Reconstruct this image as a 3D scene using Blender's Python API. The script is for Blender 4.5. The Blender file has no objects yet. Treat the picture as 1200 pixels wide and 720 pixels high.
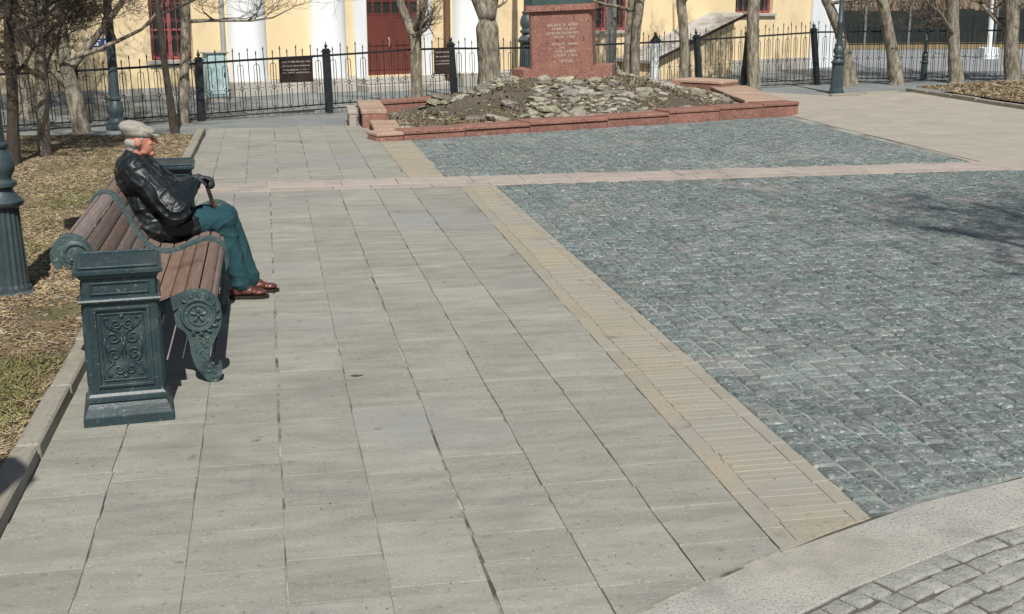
import bpy, bmesh, math, random
import numpy as np
from mathutils import Vector, Matrix, noise as mn

# ------------------------------------------------------------------ camera, sky, sun, exposure
S = bpy.context.scene
COL = S.collection
F, H = 1450.0, 2.3                      # focal length in px of a 1200 px wide frame, eye height in metres
PITCH = math.atan(372 / F)
YAW = math.atan(293 / math.hypot(F, 372))
FW = np.array([math.sin(YAW) * math.cos(PITCH), math.cos(YAW) * math.cos(PITCH), -math.sin(PITCH)])
RT = np.array([math.cos(YAW), -math.sin(YAW), 0.0])
UP = np.cross(RT, FW)
cam_d = bpy.data.cameras.new('camera')
cam_d.sensor_width = 36
cam_d.lens = 36 * F / 1200
cam_d.clip_start = 0.1
cam_d.clip_end = 2000
cam = bpy.data.objects.new('camera', cam_d)
COL.objects.link(cam)
cam.matrix_world = Matrix(((RT[0], UP[0], -FW[0], 0), (RT[1], UP[1], -FW[1], 0), (RT[2], UP[2], -FW[2], H), (0, 0, 0, 1)))
S.camera = cam

SUN_EL, SUN_DRIFT = math.radians(49), math.radians(2.5)    # the sun stands behind the camera; light drifts a little to +X
w = bpy.data.worlds.new('World'); S.world = w; w.use_nodes = True
wn = w.node_tree.nodes; wl = w.node_tree.links; wn.clear()
sky = wn.new('ShaderNodeTexSky'); sky.sky_type = 'NISHITA'; sky.sun_disc = False
sky.sun_elevation = SUN_EL
sky.sun_rotation = math.pi + SUN_DRIFT
bg = wn.new('ShaderNodeBackground'); bg.inputs['Strength'].default_value = 0.058
wo = wn.new('ShaderNodeOutputWorld')
wl.new(sky.outputs[0], bg.inputs[0]); wl.new(bg.outputs[0], wo.inputs[0])
sun_d = bpy.data.lights.new('sun', 'SUN'); sun_d.energy = 4.9; sun_d.angle = math.radians(0.5); sun_d.color = (1.0, 0.955, 0.88)
sun = bpy.data.objects.new('sun', sun_d); COL.objects.link(sun)
ldir = Vector((math.sin(SUN_DRIFT) * math.cos(SUN_EL), math.cos(SUN_DRIFT) * math.cos(SUN_EL), -math.sin(SUN_EL)))
sun.rotation_euler = ldir.to_track_quat('-Z', 'Y').to_euler()
sun.location = (-2, -20, 25)
S.view_settings.view_transform = 'Standard'
S.view_settings.look = 'None'
S.view_settings.exposure = 0.0
S.view_settings.gamma = 1.0
S.view_settings.use_curve_mapping = False

# ------------------------------------------------------------------ surveying helpers (measured points -> world)
R = random.Random(7)
NR = np.random.RandomState(7)
def ray(x, y): return FW * F + RT * (x - 600) + UP * (360 - y)
def g(x, y, z=0.0):
    d = ray(x, y); t = (z - H) / d[2]; return Vector((d[0] * t, d[1] * t, z))
def atY(x, y, Y):
    d = ray(x, y); t = Y / d[1]; return Vector((d[0] * t, Y, H + d[2] * t))
def onplane(x, y, o, n):
    d = ray(x, y); t = (n[0] * o[0] + n[1] * o[1]) / (n[0] * d[0] + n[1] * d[1]); return Vector((d[0] * t, d[1] * t, H + d[2] * t))

# ------------------------------------------------------------------ mesh helpers
class MB:
    def __init__(s): s.v = []; s.f = []; s.mi = []; s.cur = 0
    def add(s, vs, fs):
        o = len(s.v); s.v += [tuple(p) for p in vs]
        for f in fs: s.f.append(tuple(i + o for i in f)); s.mi.append(s.cur)
        return s
    def box(s, x0, x1, y0, y1, z0, z1, M=None, b=0.0):
        if b <= 0:
            vs = [Vector((x, y, z)) for z in (z0, z1) for y in (y0, y1) for x in (x0, x1)]
            fs = [(0, 2, 3, 1), (4, 5, 7, 6), (0, 1, 5, 4), (2, 6, 7, 3), (0, 4, 6, 2), (1, 3, 7, 5)]
        else:       # chamfered on all edges
            vs = []; idx = {}
            for i, x in enumerate((x0, x1)):
                for j, y in enumerate((y0, y1)):
                    for k, z in enumerate((z0, z1)):
                        for a in range(3):
                            p = [x, y, z]
                            sg = (1 if i == 0 else -1, 1 if j == 0 else -1, 1 if k == 0 else -1)
                            for q in range(3):
                                if q != a: p[q] += sg[q] * b
                            idx[i, j, k, a] = len(vs); vs.append(Vector(p))
            fs = []
            for a in range(3):
                o1, o2 = [q for q in range(3) if q != a]
                for e in (0, 1):
                    loop = []
                    for (p, q) in ((0, 0), (1, 0), (1, 1), (0, 1)):
                        c = [0, 0, 0]; c[a] = e; c[o1] = p; c[o2] = q; loop.append(idx[c[0], c[1], c[2], a])
                    fs.append(tuple(loop))
                for p in (0, 1):
                    for q in (0, 1):
                        c0 = [0, 0, 0]; c0[o1] = p; c0[o2] = q; c1 = c0[:]; c0[a] = 0; c1[a] = 1
                        fs.append((idx[(*c0, o1)], idx[(*c1, o1)], idx[(*c1, o2)], idx[(*c0, o2)]))
            for i in (0, 1):
                for j in (0, 1):
                    for k in (0, 1): fs.append((idx[i, j, k, 0], idx[i, j, k, 1], idx[i, j, k, 2]))
        if M is not None: vs = [M @ v for v in vs]
        return s.add(vs, fs)
    def tube(s, pts, rad, n=8, caps=True, flat=None):
        pts = [Vector(p) for p in pts]
        if not isinstance(rad, (list, tuple)): rad = [rad] * len(pts)
        t0 = (pts[1] - pts[0]).normalized()
        nx = t0.orthogonal().normalized()
        vs = []; k = len(pts)
        for i, p in enumerate(pts):
            t = (pts[min(i + 1, k - 1)] - pts[max(i - 1, 0)])
            if t.length < 1e-9: t = t0
            t = t.normalized()
            nx = (nx - t * nx.dot(t))
            if nx.length < 1e-6: nx = t.orthogonal()
            nx.normalize(); ny = t.cross(nx)
            for j in range(n):
                a = 2 * math.pi * j / n
                vs.append(p + (nx * math.cos(a) + ny * math.sin(a)) * rad[i])
        fs = []
        for i in range(k - 1):
            for j in range(n):
                fs.append((i * n + j, i * n + (j + 1) % n, (i + 1) * n + (j + 1) % n, (i + 1) * n + j))
        if caps:
            fs.append(tuple(range(n - 1, -1, -1))); fs.append(tuple((k - 1) * n + j for j in range(n)))
        return s.add(vs, fs)
    def lathe(s, prof, n=24, M=None, flute=None):
        # prof: list of (radius, z); flute(z, angle) scales the radius
        vs = []
        for (r, z) in prof:
            for j in range(n):
                a = 2 * math.pi * j / n
                rr = r * (flute(z, a, j) if flute else 1)
                vs.append(Vector((rr * math.cos(a), rr * math.sin(a), z)))
        fs = []
        k = len(prof)
        for i in range(k - 1):
            for j in range(n): fs.append((i * n + j, i * n + (j + 1) % n, (i + 1) * n + (j + 1) % n, (i + 1) * n + j))
        fs.append(tuple(range(n - 1, -1, -1))); fs.append(tuple((k - 1) * n + j for j in range(n)))
        if M is not None: vs = [M @ v for v in vs]
        return s.add(vs, fs)
    def prism(s, poly, z0, z1, M=None):
        n = len(poly)
        ar = sum(poly[i][0] * poly[(i + 1) % n][1] - poly[(i + 1) % n][0] * poly[i][1] for i in range(n))
        if ar < 0: poly = list(reversed(poly))
        vs = [Vector((p[0], p[1], z0)) for p in poly] + [Vector((p[0], p[1], z1)) for p in poly]
        if M is not None: vs = [M @ v for v in vs]
        fs = [tuple(range(n - 1, -1, -1)), tuple(range(n, 2 * n))] + [(i, (i + 1) % n, n + (i + 1) % n, n + i) for i in range(n)]
        return s.add(vs, fs)
    def sphere(s, c, r, n=12, m=8, M=None):
        c = Vector(c); r = Vector(r) if not isinstance(r, (int, float)) else Vector((r, r, r))
        vs = [Vector((0, 0, -1))]
        for i in range(1, m):
            ph = -math.pi / 2 + math.pi * i / m
            for j in range(n):
                a = 2 * math.pi * j / n; vs.append(Vector((math.cos(ph) * math.cos(a), math.cos(ph) * math.sin(a), math.sin(ph))))
        vs.append(Vector((0, 0, 1)))
        fs = [(0, 1 + (j + 1) % n, 1 + j) for j in range(n)]
        for i in range(m - 2):
            for j in range(n): fs.append((1 + i * n + j, 1 + i * n + (j + 1) % n, 1 + (i + 1) * n + (j + 1) % n, 1 + (i + 1) * n + j))
        b = 1 + (m - 2) * n; fs += [(b + j, b + (j + 1) % n, len(vs) - 1) for j in range(n)]
        vs = [Vector((v.x * r.x, v.y * r.y, v.z * r.z)) for v in vs]
        if M is not None: vs = [M @ v for v in vs]
        return s.add([v + c for v in vs], fs)
    def mesh(s, name, mats, smooth=False):
        me = bpy.data.meshes.new(name); me.from_pydata(s.v, [], s.f)
        for m in (mats if isinstance(mats, (list, tuple)) else [mats]): me.materials.append(m)
        if any(s.mi): me.polygons.foreach_set('material_index', s.mi)
        if smooth: me.shade_smooth() if smooth is True else set_auto(me, smooth)
        me.update(); return me
    def build(s, name, mats, parent=None, smooth=False):
        return obj(name, s.mesh(name, mats, smooth), parent)

def set_auto(me, deg):
    me.shade_smooth()
    try: me.set_sharp_from_angle(angle=math.radians(deg))
    except Exception: pass

def obj(name, me, parent=None, loc=None, rot=None, sc=None):
    o = bpy.data.objects.new(name, me); COL.objects.link(o)
    if parent is not None: o.parent = parent
    if loc is not None: o.location = loc
    if rot is not None: o.rotation_euler = rot
    if sc is not None: o.scale = sc
    return o
def tag(o, label=None, cat=None, group=None, kind=None):
    if label: o['label'] = label
    if cat: o['category'] = cat
    if group: o['group'] = group
    if kind: o['kind'] = kind
    return o
def thing(name, label, cat, loc=(0, 0, 0), rz=0, group=None):
    o = obj(name, None, None, loc, (0, 0, rz)); o.empty_display_size = 0.2
    return tag(o, label, cat, group)
def copy_tree(o, parent=None):
    c = o.copy(); COL.objects.link(c); c.parent = parent
    for ch in list(o.children): copy_tree(ch, c)
    return c
def crom(P, n=6):       # Catmull-Rom through P
    P = [Vector(p) for p in P]; out = []
    for i in range(len(P) - 1):
        a, b, c, d = P[max(i - 1, 0)], P[i], P[i + 1], P[min(i + 2, len(P) - 1)]
        for k in range(n):
            t = k / n
            out.append(0.5 * ((2 * b) + (c - a) * t + (2 * a - 5 * b + 4 * c - d) * t * t + (3 * b - a - 3 * c + d) * t ** 3))
    out.append(P[-1]); return out

# ------------------------------------------------------------------ materials
def mat(name, c1, c2=None, scale=4.0, detail=5, rough=0.85, bump=0.0, bscale=60.0, bdist=0.01, var=0.0, hvar=0.0, spec=0.3, metal=0.0,
        speck=None, stain=None, stretch=(1, 1, 1), contrast=(0.3, 0.7), coat=0.0, local=False, bstretch=None):
    m = bpy.data.materials.new(name); m.use_nodes = True
    N = m.node_tree.nodes; L = m.node_tree.links
    b = N['Principled BSDF']
    b.inputs['Roughness'].default_value = rough; b.inputs['Specular IOR Level'].default_value = spec; b.inputs['Metallic'].default_value = metal
    if coat: b.inputs['Coat Weight'].default_value = coat; b.inputs['Coat Roughness'].default_value = 0.25
    if local:
        tc = N.new('ShaderNodeTexCoord'); pos = tc.outputs['Object']
    else:
        ge = N.new('ShaderNodeNewGeometry'); pos = ge.outputs['Position']
    def mapped(st):
        mp = N.new('ShaderNodeMapping'); mp.inputs['Scale'].default_value = st; L.new(pos, mp.inputs[0]); return mp.outputs[0]
    def nz(sc, de, st=(1, 1, 1)):
        t = N.new('ShaderNodeTexNoise'); t.inputs['Scale'].default_value = sc; t.inputs['Detail'].default_value = de; t.inputs['Roughness'].default_value = 0.6
        L.new(mapped(st), t.inputs['Vector']); return t.outputs[0]
    def ramp(x, a, c):
        r = N.new('ShaderNodeMapRange'); r.inputs[1].default_value = a; r.inputs[2].default_value = c; L.new(x, r.inputs[0]); return r.outputs[0]
    def mix(fac, a, c):
        x = N.new('ShaderNodeMix'); x.data_type = 'RGBA'; L.new(fac, x.inputs[0])
        for s_, i in ((a, 6), (c, 7)):
            if isinstance(s_, (tuple, list)): x.inputs[i].default_value = (*s_[:3], 1)
            else: L.new(s_, x.inputs[i])
        return x.outputs[2]
    c2 = c2 or tuple(x * 0.8 for x in c1)
    col = mix(ramp(nz(scale, detail, stretch), *contrast), c1, c2)
    if speck:
        for (sc_, ssc, lo, hi) in speck: col = mix(ramp(nz(ssc, 2), lo, hi), col, sc_)
    if stain:
        for (sc_, ssc, lo, hi) in stain: col = mix(ramp(nz(ssc, 7), lo, hi), col, sc_)
    if var or hvar:
        oi = N.new('ShaderNodeObjectInfo'); ge2 = N.new('ShaderNodeNewGeometry')
        ad = N.new('ShaderNodeMath'); L.new(oi.outputs['Random'], ad.inputs[0]); L.new(ge2.outputs['Random Per Island'], ad.inputs[1])
        fr = N.new('ShaderNodeMath'); fr.operation = 'FRACT'; L.new(ad.outputs[0], fr.inputs[0])
        hs = N.new('ShaderNodeHueSaturation')
        L.new(ramp_lin(N, L, fr.outputs[0], 1 - var, 1 + var), hs.inputs['Value'])
        if hvar:
            m7 = N.new('ShaderNodeMath'); m7.operation = 'MULTIPLY'; m7.inputs[1].default_value = 7.31; L.new(fr.outputs[0], m7.inputs[0])
            f7 = N.new('ShaderNodeMath'); f7.operation = 'FRACT'; L.new(m7.outputs[0], f7.inputs[0])
            L.new(ramp_lin(N, L, f7.outputs[0], 0.5 - hvar, 0.5 + hvar), hs.inputs['Hue'])
            L.new(ramp_lin(N, L, f7.outputs[0], 0.6, 1.3), hs.inputs['Saturation'])
        L.new(col, hs.inputs['Color']); col = hs.outputs[0]
    L.new(col, b.inputs['Base Color'])
    if bump:
        bn = N.new('ShaderNodeBump'); bn.inputs['Strength'].default_value = bump; bn.inputs['Distance'].default_value = bdist
        L.new(nz(bscale, 6, bstretch or stretch), bn.inputs['Height']); L.new(bn.outputs[0], b.inputs['Normal'])
    return m
def ramp_lin(N, L, x, a, c):
    r = N.new('ShaderNodeMapRange'); r.inputs[3].default_value = a; r.inputs[4].default_value = c; L.new(x, r.inputs[0]); return r.outputs[0]

MT = {}
MT['asphalt'] = mat('asphalt', (0.15, 0.175, 0.18), (0.24, 0.26, 0.26), 0.9, 8, bump=0.5, bscale=90, speck=[((0.34, 0.35, 0.34), 60, 0.55, 0.75)])
MT['slab'] = mat('slab', (0.342, 0.338, 0.292), (0.232, 0.230, 0.200), 3.0, 9, stretch=(0.8, 2.8, 1), bstretch=(1, 1, 1), rough=0.82, bump=0.7, bscale=70, bdist=0.005, var=0.075, contrast=(0.32, 0.72),
                 speck=[((0.20, 0.195, 0.17), 22, 0.60, 0.76), ((0.45, 0.44, 0.395), 60, 0.58, 0.78)],
                 stain=[((0.215, 0.205, 0.18), 1.1, 0.54, 0.76), ((0.40, 0.37, 0.31), 0.6, 0.56, 0.8), ((0.265, 0.268, 0.262), 0.45, 0.53, 0.66), ((0.14, 0.13, 0.115), 5.0, 0.66, 0.74)])
MT['joint'] = mat('joint', (0.40, 0.385, 0.33), (0.08, 0.075, 0.06), 3.2, 8, contrast=(0.42, 0.62), bump=0.8, bscale=60, bdist=0.01)
MT['ochre'] = mat('ochre_brick', (0.36, 0.308, 0.222), (0.318, 0.296, 0.238), 1.6, 9, bump=0.8, bscale=100, bdist=0.004, var=0.045, hvar=0.0,
                  stain=[((0.31, 0.30, 0.265), 0.9, 0.44, 0.62), ((0.17, 0.155, 0.13), 3.5, 0.60, 0.76)], speck=[((0.2, 0.18, 0.14), 30, 0.58, 0.74), ((0.45, 0.42, 0.35), 55, 0.58, 0.74)])
MT['band_pink'] = mat('band_pink', (0.43, 0.365, 0.32), (0.35, 0.31, 0.275), 4, 8, bump=0.6, bscale=70, bdist=0.005, var=0.07, speck=[((0.2, 0.17, 0.16), 40, 0.58, 0.72), ((0.5, 0.45, 0.4), 60, 0.57, 0.72)], stain=[((0.24, 0.215, 0.2), 1.4, 0.55, 0.75)])
MT['granite_band'] = mat('band_granite', (0.44, 0.43, 0.385), (0.335, 0.328, 0.298), 6, 8, bump=0.8, bscale=70, bdist=0.006, var=0.05,
                         speck=[((0.16, 0.155, 0.145), 75, 0.54, 0.68), ((0.52, 0.50, 0.47), 90, 0.56, 0.72)], stain=[((0.42, 0.39, 0.33), 0.7, 0.50, 0.75), ((0.25, 0.24, 0.22), 1.7, 0.52, 0.72)])
MT['sett'] = mat('sett_stone', (0.118, 0.155, 0.150), (0.225, 0.258, 0.248), 11, 9, rough=0.72, bump=1.0, bscale=34, bdist=0.02, var=0.16, hvar=0.008, contrast=(0.36, 0.62), bstretch=(1, 2.2, 1),
                 speck=[((0.47, 0.49, 0.465), 30, 0.56, 0.70), ((0.05, 0.085, 0.088), 38, 0.55, 0.68)], stain=[((0.33, 0.345, 0.33), 0.45, 0.53, 0.80), ((0.31, 0.27, 0.255), 1.0, 0.57, 0.76), ((0.085, 0.11, 0.11), 2.3, 0.57, 0.78)])  # pale specks: stone tone plus sunlit flecks put into the colour
MT['sett_joint'] = mat('sett_joint', (0.37, 0.38, 0.35), (0.10, 0.115, 0.11), 1.6, 8, contrast=(0.40, 0.62), bump=0.8, bscale=60)
MT['sett_light'] = mat('sett_light', (0.36, 0.36, 0.325), (0.26, 0.268, 0.248), 8, 6, bump=0.9, bscale=45, bdist=0.012, var=0.10,
                       speck=[((0.12, 0.13, 0.13), 80, 0.58, 0.72)])
MT['dark_joint'] = mat('dark_joint', (0.16, 0.15, 0.13), (0.08, 0.08, 0.07), 6, 6, bump=0.8, bscale=60)
MT['beige'] = mat('beige_paving', (0.41, 0.375, 0.315), (0.34, 0.315, 0.27), 1.5, 8, bump=0.5, bscale=60, var=0.05, stretch=(1, 2.2, 1),
                  speck=[((0.22, 0.20, 0.17), 24, 0.62, 0.76)])
MT['kerb'] = mat('kerb_stone', (0.36, 0.34, 0.285), (0.26, 0.245, 0.20), 4, 8, bump=0.8, bscale=70, bdist=0.01, var=0.09, speck=[((0.15, 0.14, 0.12), 40, 0.6, 0.74)])
MT['soil'] = mat('lawn_soil', (0.19, 0.145, 0.09), (0.10, 0.08, 0.055), 2.5, 9, rough=0.95, bump=1.0, bscale=30, bdist=0.03, speck=[((0.42, 0.34, 0.21), 45, 0.52, 0.68)],
                 stain=[((0.115, 0.13, 0.05), 0.9, 0.55, 0.72)])
MT['mound'] = mat('mound_soil', (0.135, 0.115, 0.085), (0.085, 0.075, 0.055), 3.0, 9, rough=0.95, bump=1.0, bscale=26, bdist=0.04, speck=[((0.25, 0.22, 0.17), 30, 0.58, 0.72)])
MT['stone'] = mat('rubble', (0.40, 0.375, 0.30), (0.22, 0.20, 0.165), 6, 8, bump=1.0, bscale=18, bdist=0.04, var=0.42, hvar=0.025, speck=[((0.12, 0.12, 0.11), 25, 0.60, 0.72)])
MT['granite'] = mat('red_granite', (0.31, 0.155, 0.122), (0.235, 0.11, 0.088), 4, 5, rough=0.55, bump=0.25, bscale=60, bdist=0.006, var=0.10,
                    speck=[((0.40, 0.28, 0.23), 26, 0.56, 0.74), ((0.09, 0.045, 0.04), 30, 0.57, 0.70)])
MT['granite_top'] = mat('worn_granite', (0.43, 0.31, 0.235), (0.34, 0.235, 0.18), 3, 6, rough=0.75, bump=0.4, bscale=60, bdist=0.006, var=0.12, speck=[((0.58, 0.47, 0.38), 40, 0.56, 0.7), ((0.15, 0.09, 0.08), 60, 0.6, 0.7)])
MT['granite_pale'] = mat('pale_granite', (0.42, 0.37, 0.32), (0.33, 0.28, 0.24), 3, 6, rough=0.75, bump=0.4, bscale=60, var=0.08)
MT['iron'] = mat('fence_iron', (0.012, 0.016, 0.02), (0.03, 0.035, 0.04), 8, 4, rough=0.5, spec=0.4, bump=0.3, bscale=80, bdist=0.004)
MT['green_iron'] = mat('green_iron', (0.017, 0.037, 0.045), (0.028, 0.054, 0.060), 7, 7, rough=0.42, spec=0.5, bump=0.35, bscale=50, bdist=0.005,
                       speck=[((0.17, 0.21, 0.20), 45, 0.62, 0.78), ((0.10, 0.055, 0.03), 28, 0.70, 0.78)], stain=[((0.095, 0.13, 0.13), 6, 0.54, 0.80), ((0.012, 0.026, 0.03), 3, 0.52, 0.7)], local=True)
MT['bench_iron'] = mat('bench_iron', (0.034, 0.066, 0.070), (0.070, 0.108, 0.106), 14, 7, rough=0.5, spec=0.5, bump=0.7, bscale=45, bdist=0.008,
                       speck=[((0.23, 0.27, 0.25), 45, 0.60, 0.76), ((0.10, 0.06, 0.035), 30, 0.68, 0.78)], stain=[((0.018, 0.04, 0.045), 5, 0.54, 0.7)], local=True)
MT['lamp_iron'] = mat('lamp_iron', (0.032, 0.052, 0.062), (0.058, 0.082, 0.088), 6, 6, rough=0.45, spec=0.5, bump=0.4, bscale=50, bdist=0.006, stain=[((0.14, 0.18, 0.18), 5, 0.58, 0.85)], local=True)
MT['wood'] = mat('bench_wood', (0.255, 0.187, 0.155), (0.170, 0.120, 0.100), 5, 8, rough=0.7, stretch=(9, 0.8, 9), bump=0.5, bscale=14, bdist=0.003, var=0.13, hvar=0.006,
                 speck=[((0.33, 0.23, 0.19), 40, 0.6, 0.8)], stain=[((0.10, 0.06, 0.05), 2.5, 0.6, 0.8)])
MT['bark'] = mat('bark', (0.37, 0.335, 0.265), (0.13, 0.11, 0.085), 7, 8, rough=0.95, stretch=(2.2, 2.2, 0.6), bump=1.0, bscale=9, bdist=0.04, contrast=(0.36, 0.62),
                 speck=[((0.32, 0.29, 0.23), 26, 0.60, 0.74)])
MT['bark_dark'] = mat('bark_dark', (0.045, 0.038, 0.032), (0.085, 0.07, 0.055), 7, 8, rough=0.95, stretch=(2.2, 2.2, 0.5), bump=1.0, bscale=10, bdist=0.03)
MT['birch'] = mat('birch_bark', (0.66, 0.64, 0.58), (0.52, 0.5, 0.45), 4, 5, rough=0.8, bump=0.4, bscale=30, stain=[((0.03, 0.03, 0.03), 3.3, 0.56, 0.60)], stretch=(1, 1, 1.3))
MT['twig'] = mat('twig', (0.14, 0.105, 0.08), (0.08, 0.06, 0.05), 4, 4, rough=0.9)
MT['yellow'] = mat('yellow_stucco', (0.84, 0.69, 0.44), (0.78, 0.62, 0.385), 0.9, 9, rough=0.9, bump=0.4, bscale=30, stretch=(1.5, 1.5, .4), bstretch=(1, 1, 1), stain=[((0.60, 0.46, 0.29), 1.3, 0.55, 0.78), ((0.70, 0.62, 0.48), 2.2, 0.60, 0.7)])
MT['white'] = mat('white_stucco', (0.80, 0.83, 0.84), (0.68, 0.72, 0.74), 1.2, 9, stretch=(2, 2, .4), bstretch=(1, 1, 1), rough=0.85, bump=0.25, bscale=40)
MT['plinth'] = mat('grey_plinth', (0.50, 0.475, 0.43), (0.40, 0.38, 0.345), 1.2, 8, rough=0.9, bump=0.5, bscale=30)
MT['door_red'] = mat('door_paint', (0.16, 0.045, 0.035), (0.125, 0.036, 0.03), 1.5, 5, rough=0.5, spec=0.4)
MT['frame_red'] = mat('window_paint', (0.34, 0.115, 0.115), (0.27, 0.085, 0.09), 3, 5, rough=0.6)
MT['glass'] = mat('window_glass', (0.015, 0.018, 0.02), (0.03, 0.034, 0.036), 2, 3, rough=0.12, spec=0.6)
MT['pipe_brown'] = mat('brown_pipe', (0.17, 0.09, 0.05), (0.12, 0.065, 0.04), 3, 4, rough=0.55)
MT['pipe_grey'] = mat('grey_pipe', (0.42, 0.43, 0.42), (0.33, 0.34, 0.34), 3, 4, rough=0.5, metal=0.3)
MT['roof'] = mat('canopy_sheet', (0.47, 0.47, 0.46), (0.38, 0.38, 0.37), 2, 6, rough=0.6, bump=0.2, bscale=20)
MT['dark_board'] = mat('dark_board', (0.035, 0.024, 0.02), (0.055, 0.038, 0.032), 6, 5, rough=0.5)
MT['pale_print'] = mat('pale_print', (0.36, 0.32, 0.28), (0.28, 0.24, 0.22), 10, 3)
MT['blue'] = mat('blue_enamel', (0.02, 0.05, 0.30), (0.03, 0.06, 0.33), 3, 3, rough=0.35, spec=0.5)
MT['white_paint'] = mat('white_paint', (0.78, 0.78, 0.76), (0.7, 0.7, 0.68), 3, 3, rough=0.5)
MT['letters'] = mat('letter_paint', (0.62, 0.54, 0.46), (0.5, 0.42, 0.36), 20, 3)
MT['bronze'] = mat('bronze_patina', (0.055, 0.10, 0.095), (0.09, 0.135, 0.125), 5, 6, rough=0.5, metal=0.4)
MT['fence_dark'] = mat('dark_fence', (0.012, 0.018, 0.018), (0.025, 0.032, 0.03), 1.5, 6, rough=0.8)
MT['fence_post'] = mat('fence_post_grey', (0.16, 0.19, 0.20), (0.12, 0.145, 0.155), 3, 5, rough=0.7)
MT['dry_bush'] = mat('dry_bush', (0.20, 0.15, 0.095), (0.12, 0.09, 0.06), 3, 5, rough=0.95, var=0.3)
MT['verge'] = mat('verge', (0.33, 0.25, 0.125), (0.24, 0.19, 0.10), 1.2, 8, rough=0.95, bump=1, bscale=12, bdist=0.05)
MT['road'] = mat('road', (0.26, 0.275, 0.28), (0.31, 0.32, 0.32), 0.5, 8, rough=0.9)
MT['blade_dry'] = mat('blade_dry', (0.45, 0.365, 0.225), (0.30, 0.235, 0.14), 3, 5, rough=0.9, var=0.35, hvar=0.012)
MT['blade_green'] = mat('blade_green', (0.15, 0.165, 0.055), (0.22, 0.20, 0.09), 3, 5, rough=0.8, var=0.3)
MT['leaf_dry'] = mat('leaf_dry', (0.17, 0.11, 0.065), (0.29, 0.205, 0.125), 3, 5, rough=0.85, var=0.4, hvar=0.01)
MT['leaf_dark'] = mat('leaf_dark', (0.10, 0.068, 0.042), (0.22, 0.155, 0.095), 3, 5, rough=0.9, var=0.4, hvar=0.01)
MT['leather'] = mat('black_leather', (0.007, 0.011, 0.013), (0.013, 0.018, 0.021), 9, 5, rough=0.43, spec=0.45, bump=0.45, bscale=30, bdist=0.006)
MT['trousers'] = mat('teal_cloth', (0.022, 0.072, 0.088), (0.013, 0.050, 0.062), 8, 6, rough=0.9, bump=0.4, bscale=30, bdist=0.008)
MT['shoe'] = mat('brown_leather', (0.13, 0.043, 0.028), (0.085, 0.028, 0.02), 10, 5, rough=0.33, spec=0.6, bump=0.3, bscale=40, bdist=0.005)
MT['sole'] = mat('shoe_sole', (0.02, 0.016, 0.014), (0.03, 0.025, 0.02), 10, 3)
MT['tweed'] = mat('grey_tweed', (0.40, 0.38, 0.325), (0.24, 0.225, 0.195), 60, 4, rough=0.95, bump=0.6, bscale=160, bdist=0.004)
MT['skin'] = mat('skin', (0.56, 0.255, 0.18), (0.50, 0.21, 0.15), 14, 5, rough=0.55, bump=0.2, bscale=60, bdist=0.003)
MT['hair'] = mat('grey_hair', (0.42, 0.40, 0.37), (0.27, 0.255, 0.235), 60, 4, rough=0.8, bump=0.6, bscale=150, bdist=0.004)
MT['glove'] = mat('dark_glove', (0.030, 0.036, 0.042), (0.045, 0.05, 0.055), 14, 5, rough=0.55, bump=0.4, bscale=50, bdist=0.004)
MT['cane'] = mat('cane_wood', (0.035, 0.02, 0.015), (0.055, 0.03, 0.02), 10, 4, rough=0.4, spec=0.5)
MT['eye'] = mat('eye', (0.03, 0.025, 0.02), (0.04, 0.03, 0.025), 10, 2, rough=0.2)
MT['lamp_glass'] = mat('lamp_glass', (0.72, 0.72, 0.68), (0.66, 0.66, 0.62), 4, 2, rough=0.3, spec=0.5)

# ------------------------------------------------------------------ ground and paving
def sheet(name, poly, z, m, kind='structure', parent=None):
    mb = MB(); n = len(poly)
    ar = sum(poly[i][0] * poly[(i + 1) % n][1] - poly[(i + 1) % n][0] * poly[i][1] for i in range(n))
    if ar < 0: poly = list(reversed(poly))
    mb.add([(p[0], p[1], z) for p in poly], [tuple(range(n))])
    o = mb.build(name, m, parent)
    if parent is None: tag(o, kind=kind)
    return o
sheet('ground', [(-500, -300), (500, -300), (500, 700), (-500, 700)], -0.036, MT['asphalt'])

def kx(Y): return -1.225 + 0.0125 * (Y - 5)            # the left kerb line
def slab_mesh(w_, l_, t=0.05, b=0.006, rr=R, dome=0.0, cj=0.0):
    "piece centred on origin, top at z = 0"
    x, y = w_ / 2, l_ / 2
    J = [(rr.uniform(-cj, cj), rr.uniform(-cj, cj)) for _ in range(4)]
    c = [(-x + J[0][0], -y + J[0][1]), (x + J[1][0], -y + J[1][1]), (x + J[2][0], y + J[2][1]), (-x + J[3][0], y + J[3][1])]
    vs = [(p[0], p[1], -t) for p in c] + [(p[0], p[1], -b) for p in c]
    vs += [(p[0] - math.copysign(b, p[0]), p[1] - math.copysign(b, p[1]), 0) for p in c]
    fs = [(i, (i + 1) % 4, 4 + (i + 1) % 4, 4 + i) for i in range(4)] + [(4 + i, 4 + (i + 1) % 4, 8 + (i + 1) % 4, 8 + i) for i in range(4)]
    if dome:
        vs.append((rr.uniform(-.01, .01), rr.uniform(-.01, .01), dome)); fs += [(8 + i, 8 + (i + 1) % 4, 12) for i in range(4)]
    else: fs.append((8, 9, 10, 11))
    return vs, fs
MESHC = {}
def piece_mesh(name, w_, l_, m, t=0.05, b=0.006, dome=0.0, cj=0.0, variants=1):
    k = (name, round(w_, 3), round(l_, 3), R.randrange(variants) if variants > 1 else 0)
    if k not in MESHC:
        vs, fs = slab_mesh(w_, l_, t, b, R, dome, cj); me = bpy.data.meshes.new(name); me.from_pydata(vs, [], fs); me.materials.append(m); MESHC[k] = me
    return MESHC[k]
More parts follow.
